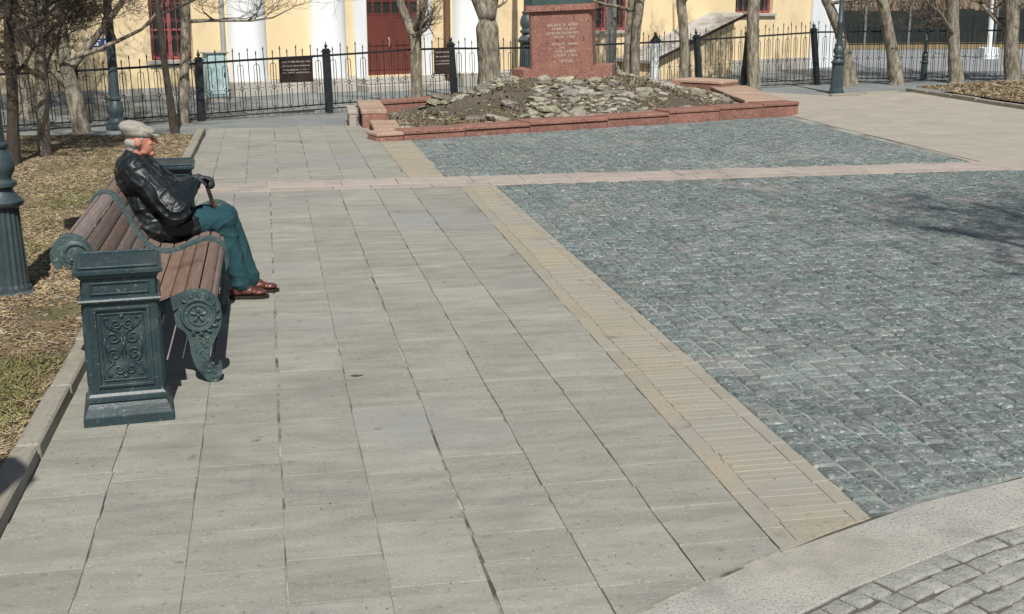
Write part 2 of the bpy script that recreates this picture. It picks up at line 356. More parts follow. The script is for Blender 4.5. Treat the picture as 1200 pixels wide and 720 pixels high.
def lay(name, base, pieces, m, t=0.05, b=0.006, dome=0.0, cj=0.0, variants=1, tilt=0.0, limit=300, zj=0.002):
    "pieces: (x, y, w, l, rot). The nearest ones are parts of their own, the rest one part"
    pieces = sorted(pieces, key=lambda p: p[0] ** 2 * 0.6 + p[1] ** 2 - (5 if not vis(p[0], p[1]) else 0) * -60)
    for i, p in enumerate(pieces[:limit]):
        me = piece_mesh(name, p[2], p[3], m, t, b, dome, cj, variants)
        obj(name, me, base, (p[0], p[1], R.uniform(-zj, zj)), (R.uniform(-tilt, tilt), R.uniform(-tilt, tilt), p[4] + (R.choice((0, math.pi)) if variants > 1 else 0)))
    rest = pieces[limit:]
    if rest:
        mb = MB()
        for p in rest:
            vs, fs = slab_mesh(p[2], p[3], t, b, R, dome, cj)
            M = Matrix.Translation((p[0], p[1], R.uniform(-zj, zj))) @ Matrix.Rotation(p[4], 4, 'Z') @ Matrix.Rotation(R.uniform(-tilt, tilt), 4, 'X') @ Matrix.Rotation(R.uniform(-tilt, tilt), 4, 'Y')
            mb.add([M @ Vector(v) for v in vs], fs)
        tag(mb.build(name + '_field', m, base), kind='stuff')
def vis(X, Y):
    v = np.array([X, Y, -H]); c = v @ FW
    if c < 0.1: return False
    x = 600 + F * (v @ RT) / c; y = 360 - F * (v @ UP) / c
    return -25 < x < 1225 and -25 < y < 745

# diagonal granite band across the lower right corner: a gentle arc
ARC = [(-0.6, 2.85), (0.35, 3.52), (1.27, 4.1), (2.47, 4.715), (3.52, 5.06), (4.8, 5.36), (6.2, 5.55)]
ARCP = [Vector((p[0], p[1], 0)) for p in crom([(x, y, 0) for x, y in ARC], 8)]
def arc_y(x):
    for a, b_ in zip(ARCP, ARCP[1:]):
        if a.x <= x <= b_.x: return a.y + (b_.y - a.y) * (x - a.x) / (b_.x - a.x)
    return ARCP[0].y if x < ARCP[0].x else ARCP[-1].y
def below_arc(x, y, m=0.0): return y < arc_y(x) + m

def clip_arc(x0, x1, y0, y1, m=0.012):
    "rectangle cut along the granite band; None when nothing is left"
    a, b_ = arc_y(x0) + m, arc_y(x1) + m; f = lambda p: p[1] - (a + (b_ - a) * (p[0] - x0) / (x1 - x0))
    poly = [(x0, y0), (x1, y0), (x1, y1), (x0, y1)]; out = []
    for i in range(4):
        p, q = poly[i], poly[(i + 1) % 4]; fp, fq = f(p), f(q)
        if fp >= 0: out.append(p)
        if (fp >= 0) != (fq >= 0): t = fp / (fp - fq); out.append((p[0] + (q[0] - p[0]) * t, p[1] + (q[1] - p[1]) * t))
    ar = sum(out[i][0] * out[(i + 1) % len(out)][1] - out[(i + 1) % len(out)][0] * out[i][1] for i in range(len(out))) if len(out) > 2 else 0
    return out if ar > 0.006 else None
def cut(name, base, x0, x1, y0, y1, m):
    poly = clip_arc(x0, x1, y0, y1)
    if poly: mb = MB(); mb.prism(poly, -.05, R.uniform(-.001, .001)); mb.build(name, m, base)
def crosses(x0, x1, y0): return y0 < max(arc_y(x0), arc_y(x1)) + 0.012
# slab pavement
pave = sheet('pavement', [(kx(1), 1.0), (0.35, 3.50), (1.27, 4.09), (2.047, 4.50), (2.238, 14.715), (1.70, 15.5), (1.70, 21.9), (kx(22), 21.9)], -0.009, MT['joint'])
def sx(Y): return 2.047 + (2.235 - 2.047) * (Y - 4.5) / 10.2
def sw(Y): return 0.53 + (0.42 - 0.53) * (Y - 4.5) / 10.2
colsX = [-1.232, -0.83, -0.42, -0.018, 0.383, 0.785, 1.205, 1.63, 2.045]
P = []
for c in range(len(colsX) - 1):
    x0, x1 = colsX[c] + 0.005, colsX[c + 1] - 0.005
    y = 3.2 + R.uniform(0, 0.3)
    while y < 14.7:
        l = R.choice([0.27, 0.27, 0.40, 0.40, 0.53, 0.53, 0.60])
        if y + l > 14.55: l = 14.712 - y
        xr = sx(y + l / 2) - 0.008 if c == len(colsX) - 2 else x1
        lo = kx(y) + 0.004 if c == 0 else x0
        if l > 0.05 and crosses(lo, xr, y): cut('slab', pave, lo, xr, y, y + l - 0.003, MT['slab'])
        elif l > 0.05: P.append(((lo + xr) / 2, y + l / 2, xr - lo, l - 0.0028, R.uniform(-.001, .001)))
        y += l
cols2 = [-1.1, -0.72, -0.31, 0.09, 0.49, 0.89, 1.29, 1.68]
for c in range(len(cols2) - 1):
    x0, x1 = cols2[c] + 0.006, cols2[c + 1] - 0.006; y = 15.5
    while y < 21.7:
        l = R.choice([0.40, 0.53, 0.60, 0.75])
        if y + l > 21.6: l = 21.85 - y
        lo = max(x0, kx(y + l) + 0.01) if c == 0 else x0
        P.append(((lo + x1) / 2, y + l / 2, x1 - lo, l - 0.004, 0)); y += l
lay('slab', pave, P, MT['slab'], b=0.002, tilt=0.003, zj=0.0015, cj=0.0055)

# ochre strip of bricks on edge with a narrow border
strip = sheet('ochre_brick_strip', [(2.047, 4.5), (2.30, 4.63), (2.575, 4.75), (2.665, 14.715), (2.245, 14.715)], -0.0055, MT['ochre'])
P = []
y = 4.0
while y < 14.66:
    a, w_ = sx(y), sw(y)
    if int((y - 3.9) / 0.4) != int((y - 3.9 - 0.066) / 0.4):
        if crosses(a, a + .1, y): cut('brick', strip, a + .003, a + .097, y, y + .395, MT['ochre'])
        else: P.append((a + 0.05, y + 0.199, 0.094, 0.394, -0.018))
    x0, x1 = a + .103, a + w_ - .088
    if crosses(x0, x1, y): cut('brick', strip, x0, x1, y + .001, y + .064, MT['ochre'])
    else: P.append(((x0 + x1) / 2 + R.uniform(-.006, .006), y + .033, x1 - x0 - R.uniform(0, .012), 0.0625, R.uniform(-.012, .012)))
    if int((y - 3.9) / 0.25) != int((y - 3.9 - 0.066) / 0.25):
        if crosses(a + w_ - .085, a + w_, y): cut('brick', strip, a + w_ - .084, a + w_ - .005, y, y + .245, MT['ochre'])
        else: P.append((a + w_ - 0.045, y + 0.125, 0.078, 0.244, -0.012))
    y += 0.066
lay('brick', strip, P, MT['ochre'], b=0.003, tilt=0.008, zj=0.002, cj=0.003)
strip2 = sheet('far_brick_strip', [(1.70, 15.49), (2.16, 15.49), (2.20, 19.55), (1.68, 19.40)], -0.0055, MT['ochre'])
P = []; y = 15.55
while y < 19.4:
    P.append((1.93, y, 0.44, 0.126, R.uniform(-.01, .01))); y += 0.132
lay('brick', strip2, P, MT['ochre'], b=0.004, tilt=0.006)

# pink granite cross band
band = sheet('granite_cross_band', [(kx(15), 14.722), (9.6, 14.69), (9.6, 15.48), (kx(15), 15.482)], -0.0095, MT['joint'])
P = []; x = kx(15) + 0.01
while x < 9.5:
    l = R.uniform(0.55, 1.05)
    P.append((x + l / 2, 15.24, l - 0.008, 0.46, 0)); x += l
x = kx(15) + 0.01
while x < 9.5:
    l = R.uniform(0.35, 0.8); P.append((x + l / 2, 14.86, l - 0.008, 0.26, 0)); x += l
lay('slab', band, P, MT['band_pink'], b=0.003, tilt=0.002)

# grey-green sett fields
def drift(y): return (sx(y) + sw(y)) - (sx(4.76) + sw(4.76)) if y < 14.8 else 0.0
def setts(name, poly_in, x0, x1, y0, y1, bedpoly, size=0.142):
    base = sheet(name, bedpoly, -0.010, MT['sett_joint'])
    P = []; x = x0
    while x < x1:
        y = max(y0 + R.uniform(-0.1, 0.05), arc_y(x) + 0.02)
        while y < y1:
            l = size * R.uniform(0.82, 1.22)
            if poly_in(x, y + l / 2) and vis(x, y): P.append((x + drift(y) + R.uniform(-.004, .004), y + l / 2, round(size * R.uniform(0.90, 0.985), 3), round(l - 0.010, 3), R.uniform(-.05, .05)))
            y += l
        x += size
    lay('sett', base, P, MT['sett'], t=0.03, b=0.011, dome=0.005, cj=0.008, variants=1, tilt=0.035, zj=0.004)
    return base
setts('sett_paving', lambda x, y: not below_arc(x, y, 0.03) and y < 14.66, 2.652, 11.6, 4.6, 14.72,
      [(2.578, 4.76), (3.52, 5.07), (4.8, 5.37), (6.2, 5.56), (12, 6.5), (12, 14.66), (9.6, 14.682), (2.668, 14.712)])
def pf(x): return 19.4 + (x - 1.65) * (22.1 - 19.4) / (9.86 - 1.65)
setts('far_sett_paving', lambda x, y: 2.24 < x < 9.5 and 15.55 < y < pf(x) - 0.08, 2.27, 9.6, 15.5, 22.2,
      [(2.163, 15.487), (9.5, 15.487), (9.75, 22.05), (2.203, 19.56)])

# diagonal band stones and the light setts before it
diag = sheet('granite_diagonal_band', [(p.x, p.y - 0.004) for p in ARCP] + [(p.x + 0.14, p.y - 0.44) for p in reversed(ARCP)], -0.0115, MT['dark_joint'])
P = []
L_ = 0; i = 0
k = 0
while k < len(ARCP) - 5:
    n = R.choice((5, 6, 7)); e = min(k + n, len(ARCP) - 1)
    a, b_ = ARCP[k], ARCP[e]; d = (b_ - a); nrm = Vector((d.y, -d.x, 0)).normalized()
    c = (a + b_) / 2 + nrm * 0.205
    P.append((c.x, c.y, d.length - 0.008, 0.385, math.atan2(d.y, d.x))); k = e
lay('slab', diag, P, MT['granite_band'], b=0.003, tilt=0.002, zj=0.001)
lite = sheet('light_sett_paving', [(-0.4, 1.0)] + [(p.x + 0.11, p.y - 0.40) for p in ARCP] + [(8, 4.5), (8, 1)], -0.0135, MT['dark_joint'])
P = []
for row in range(14):
    off = 0.462 + row * 0.110
    d_acc = R.uniform(0, .1)
    for a, b_ in zip(ARCP, ARCP[1:]):
        d = b_ - a; nrm = Vector((d.y, -d.x, 0)).normalized(); Ln = d.length; ang = math.atan2(d.y, d.x)
        while d_acc < Ln:
            c = a + d * (d_acc / Ln) + nrm * (off + R.uniform(-.004, .004))
            if vis(c.x, c.y): P.append((c.x, c.y, round(R.uniform(0.092, 0.106), 3), round(R.uniform(0.088, 0.098), 3), ang + R.uniform(-.03, .03)))
            d_acc += 0.118
        d_acc -= Ln
lay('sett', lite, P, MT['sett_light'], t=0.03, b=0.010, dome=0.004, cj=0.006, variants=1, tilt=0.03, zj=0.003)

# beige paving at the right
beige = sheet('beige_paving', [(9.6, 14.68), (16, 14.6), (14.75, 22.2), (14.55, 26.6), (12.4, 26.2), (11.2, 27.6), (10.2, 27.3), (9.8, 22.05), (9.52, 15.5)], -0.012, MT['beige'])
P = []
y = 14.72
while y < 26.6:
    x = 9.62 + R.uniform(-0.2, 0)
    xe = 14.66 + max(0, (22.3 - y)) * 0.09
    while x < xe:
        l = 0.5
        xx0 = max(x, 9.63 + max(0, y - 20) * 0.04 + (max(0, y - 22) * 0.12)); xx1 = min(x + l, xe)
        if xx1 - xx0 > 0.06 and not (y > 25.6 and xx0 < 13): P.append(((xx0 + xx1) / 2, y + 0.2, xx1 - xx0 - 0.006, 0.394, 0))
        x += l
    y += 0.4
lay('slab', beige, P, MT['beige'], b=0.003, tilt=0.002, zj=0.001)

# left lawn with kerb
def grid_sheet(name, x0f, x1f, y0, y1, nx, ny, zf, m):
    mb = MB(); vs = []; fs = []
    for j in range(ny + 1):
        y = y0 + (y1 - y0) * j / ny; a, b_ = x0f(y), x1f(y)
        for i in range(nx + 1):
            x = a + (b_ - a) * i / nx; vs.append((x, y, zf(x, y)))
    for j in range(ny):
        for i in range(nx): k = j * (nx + 1) + i; fs.append((k, k + 1, k + nx + 2, k + nx + 1))
    mb.add(vs, fs); return tag(mb.build(name, m, smooth=True), kind='structure')
def lz(x, y): return 0.062 + 0.025 * mn.noise((x * 1.3, y * 1.3, 0)) + 0.01 * mn.noise((x * 6, y * 6, 3)) + 0.05 * max(0, min(1, (-2.2 - x) / 3))
def lend(x): return 21.2 if x > -2.3 else 21.2 + (x + 2.3) * 0.75
def lz2(x, y): return lz(x, y)
grid_sheet('lawn', lambda y: -9, lambda y: kx(y) - 0.125, 1.0, 20.6, 60, 120, lz, MT['soil'])
kerb = tag(sheet('kerb_bed', [(kx(1) - 0.13, 1), (kx(1), 1), (kx(21), 21), (kx(21) - 0.13, 21)], -0.0105, MT['dark_joint']), kind='structure')
kerb.name = 'kerb'
y = 1.2
while y < 20.6:
    me = MESHC.get('kerb')
    if not me:
        mb = MB(); mb.box(-0.062, 0.062, -0.485, 0.485, -0.06, 0.085, b=0.012); me = mb.mesh('kerb_stone', MT['kerb']); MESHC['kerb'] = me
    obj('kerb_stone', me, kerb, (kx(y + 0.5) - 0.066 + R.uniform(-.006, .006), y + 0.5, R.uniform(-.008, .008)), (0, R.uniform(-.02, .02), -0.0125 + R.uniform(-.006, .006)))
    y += 1.0
# end kerb of the lawn along the asphalt path
e0, e1 = Vector((kx(20.7) - 0.05, 20.68, 0)), Vector((-7, 18.9, 0))
# right lawn beyond the beige paving
def rx(y): return 14.66 + max(0, (22.3 - y)) * 0.09
grid_sheet('right_lawn', lambda y: rx(y) + 0.14, lambda y: 40, 12, 26.9, 60, 40, lambda x, y: lz(x, y) + 0.05 + 0.10 * max(0, min(1, (x - 15) / 2)), MT['soil'])
kerb2 = sheet('right_kerb', [(rx(12), 12), (rx(12) + 0.13, 12), (rx(26.9) + 0.13, 26.9), (rx(26.9), 26.9)], -0.0105, MT['dark_joint'])
y = 12.0
while y < 26.8:
    ang = math.atan2(rx(y + 1) - rx(y), 1)
    obj('kerb_stone', MESHC['kerb'], kerb2, (rx(y + 0.5) + 0.066, y + 0.5, R.uniform(-.008, .008)), (0, R.uniform(-.02, .02), -ang)); y += 1.0
kerb3 = sheet('path_kerb', [(12.35, 26.05), (14.6, 26.72), (14.6, 26.86), (12.35, 26.19)], -0.0100, MT['dark_joint'])
for i in range(2):
    t = (i + 0.5) / 2.3
    obj('kerb_stone', MESHC['kerb'], kerb3, (12.35 + 2.25 * t, 26.12 + 0.67 * t, -0.05), (0, 0, math.radians(106.6) - math.pi))

def scatter(name, n, dens, m, length, width, lift, label, cat, zf, flat=0.6):
    xs = []; vs = np.zeros((n * 4, 3)); k = 0
    while k < n:
        x, y = dens()
        z = zf(x, y) + 0.002
        a = R.uniform(0, 2 * math.pi); l = R.uniform(*length); w_ = R.uniform(*width); up = l * R.uniform(*lift)
        dx, dy = math.cos(a), math.sin(a); px, py = -dy * w_ / 2, dx * w_ / 2
        tz = R.uniform(-0.3, 0.3) * w_
        vs[k * 4:k * 4 + 4] = [(x - px, y - py, z - tz), (x + px, y + py, z + tz), (x + dx * l + px * .5, y + dy * l + py * .5, z + up + tz), (x + dx * l - px * .5, y + dy * l - py * .5, z + up - tz)]
        k += 1
    me = bpy.data.meshes.new(name); me.from_pydata(vs.tolist(), [], [(4 * i, 4 * i + 1, 4 * i + 2, 4 * i + 3) for i in range(n)]); me.materials.append(m)
    return tag(obj(name, me), label, cat, kind='stuff')
def rnd_lawn(pw):
    y = 5.2 + 15.3 * R.random() ** pw; return kx(y) - 0.13 - (0.2 + y * 0.16) * 1.1 * R.random(), y
def dl():
    while True:
        x, y = rnd_lawn(1.5); far = max(0, min(1, (y - 8) / 2.5))
        if mn.noise((x * 1.6, y * 1.1, 9)) + .5 * mn.noise((x * 5, y * 4, 2)) > R.uniform(-0.1, 0.6) - .62 * far: return x, y
def dlf():
    while True:
        x, y = rnd_lawn(1.5); far = max(0, min(1, (y - 8) / 3))
        if mn.noise((x * 2, y * 1.5, 19)) > R.uniform(-0.8, 0.2) + .5 * far: return x, y
def dlg():
    while True:
        x, y = rnd_lawn(1.4); patch = math.exp(-((x + 1.62) / .3) ** 2 - ((y - 6.9) / .7) ** 2) + .6 * math.exp(-((x + 2.1) / .5) ** 2 - ((y - 14) / 2) ** 2)
        if mn.noise((x * 1.5, y * 1.1, 31)) + patch > R.uniform(0.15, 0.75): return x, y
scatter('dry_grass', 62000, dl, MT['blade_dry'], (0.02, 0.07), (0.003, 0.010), (0.0, 0.35), 'flattened tan dry grass covering the lawn behind the bench', 'dry grass', lz)
scatter('green_grass', 12000, dlg, MT['blade_green'], (0.02, 0.05), (0.003, 0.008), (0.2, 0.9), 'patches of fresh green grass on the dry lawn', 'grass', lz)
scatter('fallen_leaves', 15000, dlf, MT['leaf_dry'], (0.012, 0.035), (0.010, 0.024), (-0.05, 0.35), 'brown fallen leaves scattered over the lawn', 'leaves', lz)
def dr():
    y = R.uniform(21, 26.8); return rx(y) + 0.14 + R.random() * 6, y
scatter('dry_grass', 12000, dr, MT['blade_dry'], (0.04, 0.12), (0.008, 0.02), (0.0, 0.5), 'dry grass and litter on the lawn right of the beige paving', 'dry grass', lambda x, y: lz(x, y) + 0.05 + 0.10 * max(0, min(1, (x - 15) / 2)))
scatter('fallen_leaves', 12000, dr, MT['leaf_dark'], (0.02, 0.06), (0.015, 0.045), (-0.05, 0.4), 'brown leaves lying on the right lawn', 'leaves', lambda x, y: lz(x, y) + 0.05 + 0.10 * max(0, min(1, (x - 15) / 2)))

def dpv():
    while True:
        y = 4.3 + 16 * R.random() ** 1.6; x = R.uniform(-1.15, 2.6)
        if not below_arc(x, y, .05) and (R.random() < .25 or mn.noise((x * 1.7, y * 1.2, 4)) > .15): return x, y
scatter('grit', 700, dpv, MT['leaf_dark'], (0.002, 0.011), (0.002, 0.006), (0.0, 0.4), 'fine dark grit and bits of litter on the slab pavement', 'grit', lambda x, y: 0.003)
# street beyond the fence at the right
sheet('street', [(17.5, 34), (80, 26), (90, 42), (22, 47)], -0.030, MT['road'])
sheet('verge', [(21, 47.2), (90, 42.2), (100, 75), (14, 75)], -0.026, MT['verge'])


# ------------------------------------------------------------------ yellow building
FD = Vector((14.9, 6.15, 0)).normalized(); FN = Vector((-FD.y, FD.x, 0)); FO = Vector((-1.2, 23.5, 0))
BO = FO + FN * 5.0
def wp(x, y):                                   # measured point on the wall: (along, height)
    p = onplane(x, y, BO, FN); return (p - BO).dot(FD), p.z
bld = thing('yellow_building', 'yellow stucco building with white columns behind the iron fence', 'building', BO, math.atan2(FD.y, FD.x))
U0, U1, ZT = -16.0, 21.0, 7.6
holes = [(0.74, 1.68, 0.80, 2.75), (-6.2, -5.2, 0.80, 2.75), (-10.2, -9.2, 0.80, 2.75), (5.98, 7.45, 0.28, 3.0), (12.55, 13.95, 1.22, 3.1), (17.9, 19.4, 1.62, 3.2)]
def wall_mesh(u0, u1, z0, z1, hs, depth=0.30):
    us = sorted({u0, u1, *[h[0] for h in hs], *[h[1] for h in hs]}); zs = sorted({z0, z1, *[h[2] for h in hs], *[h[3] for h in hs]})
    mb = MB()
    for a, b_ in zip(us, us[1:]):
        for c, d in zip(zs, zs[1:]):
            if any(h[0] <= a and b_ <= h[1] and h[2] <= c and d <= h[3] for h in hs): continue
            mb.add([(a, 0, c), (b_, 0, c), (b_, 0, d), (a, 0, d)], [(0, 1, 2, 3)])
    for (a, b_, c, d) in hs:
        mb.add([(a, 0, c), (a, depth, c), (a, depth, d), (a, 0, d)], [(0, 1, 2, 3)]); mb.add([(b_, 0, c), (b_, 0, d), (b_, depth, d), (b_, depth, c)], [(0, 1, 2, 3)])
        mb.add([(a, 0, c), (b_, 0, c), (b_, depth, c), (a, depth, c)], [(0, 1, 2, 3)]); mb.add([(a, 0, d), (a, depth, d), (b_, depth, d), (b_, 0, d)], [(0, 1, 2, 3)])
    # ends, back
    mb.add([(u1, 0, z0), (u1, 9, z0), (u1, 9, z1), (u1, 0, z1)], [(0, 1, 2, 3)]); mb.add([(u0, 0, z0), (u0, 0, z1), (u0, 9, z1), (u0, 9, z0)], [(0, 1, 2, 3)])
    mb.add([(u0, 9, z0), (u0, 9, z1), (u1, 9, z1), (u1, 9, z0)], [(0, 1, 2, 3)])
    mb.add([(u0, 0.5, z0), (u1, 0.5, z0), (u1, 0.5, z1), (u0, 0.5, z1)], [(0, 1, 2, 3)])
    return mb
wall_mesh(U0, U1, -0.04, ZT, holes).build('wall', MT['yellow'], bld)
mb = MB(); mb.box(U0 - 0.4, U1 + 0.4, -0.45, 9.4, ZT + 0.004, ZT + 0.35); mb.build('cornice', MT['white'], bld)
mb = MB()
mb.add([(U0 - .5, -.55, ZT + .354), (U1 + .5, -.55, ZT + .354), (U1 + .5, 9.5, ZT + .354), (U0 - .5, 9.5, ZT + .354), (U0 + 4, 4.5, ZT + 2.4), (U1 - 4, 4.5, ZT + 2.4)], [(0, 1, 5, 4), (1, 2, 5), (2, 3, 4, 5), (3, 0, 4), (3, 2, 1, 0)])
mb.build('roof', MT['roof'], bld)
for (a, b_) in ((U0 - 0.05, 2.42), (3.42, 4.42), (5.42, 5.6), (7.75, 8.22), (9.9, 21.06)):
    mb = MB(); mb.box(a, b_, -0.07, -0.003, -0.04, 0.30 if a > 0 else 0.22); mb.build('plinth', MT['plinth'], bld)
# round engaged columns on square white bases
for (c, r) in ((2.92, 0.44), (4.92, 0.44), (8.95, 0.62)):
    mb = MB()
    mb.lathe([(r * 1.04, 0.30), (r * 1.04, 0.36), (r, 0.40), (r * 0.97, 3.0), (r * 0.9, ZT - 0.4), (r * 1.08, ZT - 0.3), (r * 1.08, ZT)], 28, Matrix.Translation((c, -0.02, 0)))
    col = mb.build('column', MT['white'], bld, 40)
    mb = MB(); mb.box(c - r * 1.15, c + r * 1.15, -r * 1.2, -0.004, -0.04, 0.30, b=0.015); mb.build('column_base', MT['plinth'], col)
for (a, b_, d) in ((21.02, 22.3, 0.10), (5.62, 5.95, 0.06), (7.48, 7.73, 0.06)):
    mb = MB(); mb.box(a, b_, -d, 0.25 if a < 20 else 9.0, -0.04, ZT if a > 20 else 3.2, b=0.01); mb.build('pilaster', MT['white'], bld)
# windows
def window(h, panes=(2, 3), m='frame_red', curls=True):
    a, b_, c, d = h; y = 0.14
    mb = MB(); t = 0.075
    mb.box(a, a + t, y, y + .08, c, d); mb.box(b_ - t, b_, y, y + .08, c, d); mb.box(a + t, b_ - t, y, y + .08, c, c + t); mb.box(a + t, b_ - t, y, y + .08, d - t, d)
    mb.box((a + b_) / 2 - .035, (a + b_) / 2 + .035, y + .001, y + .079, c + t, d - t)
    for k in range(1, panes[1]):
        z = c + (d - c) * k / panes[1]; mb.box(a + t, (a + b_) / 2 - .035, y + .002, y + .078, z - .025, z + .025); mb.box((a + b_) / 2 + .035, b_ - t, y + .002, y + .078, z - .025, z + .025)
    win = mb.build('window', MT[m], bld)
    for i in range(2):
        x0, x1 = ((a + t, (a + b_) / 2 - .035), ((a + b_) / 2 + .035, b_ - t))[i]
        for k in range(panes[1]):
            z0 = c + (d - c) * k / panes[1] + .03; z1 = c + (d - c) * (k + 1) / panes[1] - .03
            p = MB(); p.box(x0 - .005, x1 + .005, y + .035, y + .045, z0 - .01, z1 + .01); p.build('pane', MT['glass'], win)
    if curls:
        gb = MB()
        n = 7
        for k in range(n):
            u = a + (b_ - a) * (k + .5) / n; gb.tube([(u, 0.03, c + .02), (u, 0.03, d)], .008, 4)
            for q in range(5):
                zc = c + .12 + q * .36; s = 1 if (k + q) % 2 else -1
                gb.tube([(u + s * .055 * math.cos(th) * (1 - th / 12), 0.03, zc + .055 * math.sin(th) * (1 - th / 12)) for th in np.linspace(0, 6.5, 10)], .007, 4)
        gb.build('grille', MT[m], win)
    sl = MB(); sl.box(a - .08, b_ + .08, -.09, .135, c - .07, c - .003); sl.build('sill', MT['roof'], win)
    return win
for h in holes[:3] + holes[4:]: window(h)
# door: two leaves with glazed top
a, b_, c, d = holes[3]
mb = MB(); mb.box(a, b_, .16, .22, c, 1.70)
for k in range(2):
    x0 = a + (b_ - a) * k / 2 + .07; x1 = a + (b_ - a) * (k + 1) / 2 - .07
    mb.box(x0, x1, .14, .157, c + .12, 0.85, b=.008); mb.box(x0, x1, .14, .157, 0.98, 1.60, b=.008)
door = mb.build('door', MT['door_red'], bld)
for k in range(2):
    x0 = a + (b_ - a) * k / 2; x1 = a + (b_ - a) * (k + 1) / 2
    f = MB()
    for q in range(4): u = x0 + (x1 - x0) * q / 3; f.box(max(u - .025, x0), min(u + .025, x1), .16, .22, 1.703, 3.0)
    for q in range(5): z = 1.73 + q * .3; f.box(x0, x1, .165, .215, z - .02, z + .02)
    f.build('glazing_bar', MT['door_red'], door)
    p = MB(); p.box(x0, x1, .185, .195, 1.71, 2.98); p.build('pane', MT['glass'], door)
h_ = MB(); h_.tube([(6.62, .12, .95), (6.62, .09, 1.0), (6.62, .09, 1.12), (6.62, .12, 1.17)], .012, 6); h_.build('handle', MT['pipe_grey'], door)
mb = MB(); mb.box(5.5, 7.9, -1.0, -.075, -.04, .12, b=.01); mb.box(5.62, 7.72, -.6, -.076, .124, .25, b=.01); mb.build('step', MT['plinth'], bld)
def pipe(u, m, r=.06):
    mb = MB(); mb.tube([(u, -.12, ZT), (u, -.12, .35), (u, -.16, .22), (u, -.3, .12)], r, 10)
    for z in (0.9, 2.4, 4, 5.6): mb.tube([(u, -.12, z), (u, -.12, z + .05)], r * 1.2, 10); mb.box(u - .012, u + .012, -.06, .0, z + .01, z + .035)
    return mb.build('drainpipe', MT[m], bld, 40)
pipe(2.33, 'pipe_grey', .055); pipe(8.13, 'pipe_brown', .085); pipe(10.55, 'white_paint', .07)
# sloping canopy over the basement stair
cp = [(13.55, 0.40), (16.95, 1.60), (16.95, 1.68), (13.55, 0.48)]
mb = MB(); M = Matrix(((1, 0, 0, 0), (0, 0, -1, 0), (0, 1, 0, 0), (0, 0, 0, 1)))
mb.prism(cp, 0.003, 1.5, M); can = mb.build('canopy', MT['roof'], bld)
mb = MB(); mb.prism([(13.55, -.04), (16.6, -.04), (16.6, 1.46), (13.75, .455)], 0.0035, 1.35, M); mb.build('stair_wall', MT['yellow'], bld)
mb = MB(); mb.prism([(13.5, .385), (17.0, 1.62), (17.0, 1.70), (13.5, .465)], 1.503, 1.53, M); mb.build('fascia', MT['dark_board'], can)
# blue street sign on the wall
sg = thing('street_sign', 'blue enamel sign with white marks on the yellow wall', 'sign', BO + FD * -0.34 - FN * 0.02, math.atan2(FD.y, FD.x))
mb = MB(); mb.box(-.27, .27, -.02, .012, 1.06, 1.30, b=.006); mb.build('panel', MT['blue'], sg)
mb = MB()
for k in range(4): mb.box(-.2 + k * .055, -.165 + k * .055, -.026, -.0205, 1.15, 1.21)
for k in range(2): mb.box(.08 + k * .07, .125 + k * .07, -.026, -.0205, 1.12, 1.25)
mb.box(-.21, .02, -.026, -.0205, 1.10, 1.115); mb.box(-.21, .02, -.026, -.0205, 1.245, 1.26)
mb.build('marking', MT['white_paint'], sg)

# ------------------------------------------------------------------ iron fence
fence = thing('iron_fence', 'black wrought iron fence with spear tips and ring ornaments along the path', 'fence', FO)
RAIL = [(32, .93), (145, .96), (300, 1.04), (400, 1.08), (500, 1.15), (600, 1.10), (700, 1.12), (800, 1.15), (900, 1.22), (955, 1.27), (1105, 1.27), (1300, 1.27)]
def fpos(s):                               # s metres along the fence; it bends at the corner post
    if s <= 16.02: return FO + FD * s
    return FO + FD * 16.02 + Vector((0.995, 0.07, 0)).normalized() * (s - 16.02)
ss = [((onplane(x, 60, FO, FN) - FO).dot(FD) if x < 960 else 16.02 + (x - 955) * 0.024, z) for x, z in RAIL]
def rail_z(s): return float(np.interp(s, [a for a, _ in ss], [b for _, b in ss]))
def base_z(s): return float(np.interp(s, [-3, 0, 2.5, 6, 12, 16], [-.03, -.01, .05, .1, .03, .0]))
def picket_mesh(kind):
    mb = MB(); hh = 1.0
    mb.tube([(0, 0, 0.0), (0, 0, hh + (.17 if kind else .10))], .0085, 5)
    top = hh + (.17 if kind else .10)
    mb.tube([(0, 0, top), (0, 0, top + .02), (0, 0, top + .075)], [.009, .016, .002], 5)
    if not kind:
        arc = [(.055 * math.cos(t), 0, .86 + .055 * math.sin(t)) for t in np.linspace(0, math.pi, 9)]
        mb.tube([(.055, 0, .50)] + arc + [(-.055, 0, .50)], .007, 4)
        ring = [(.036 * math.cos(t), 0, .45 + .036 * math.sin(t)) for t in np.linspace(0, 2 * math.pi, 13)]
        mb.tube(ring, .007, 4, False)
        mb.tube([(-.115, 0, .45), (-.036, 0, .45)], .006, 4); mb.tube([(.036, 0, .45), (.115, 0, .45)], .006, 4)
        arc = [(.055 * math.cos(t), 0, .11 - .055 * math.sin(t)) for t in np.linspace(0, math.pi, 9)]
        mb.tube([(.055, 0, .40)] + arc + [(-.055, 0, .40)], .007, 4)
        for s in (1, -1): mb.tube([(.07 * s * math.cos(t), 0, -.035 + .03 * math.sin(t)) for t in np.linspace(0, 4.5, 8)], .006, 4)
    return mb.mesh('picket', MT['iron'])
PK = [picket_mesh(0), picket_mesh(1)]
rotz = math.atan2(FD.y, FD.x)
s = -4.2; i = 0
while s < 23.4:
    p = fpos(s); rz_, bz_ = rail_z(s), base_z(s)
    zb = bz_ + 0.07
    obj('ornate_picket' if i % 2 == 0 else 'picket', PK[i % 2], fence, (p.x - FO.x, p.y - FO.y, zb), (R.uniform(-.015, .015), R.uniform(-.012, .012) - .02, rotz if s < 16 else 0.07), (1, 1, (rz_ - zb)))
    s += 0.157; i += 1
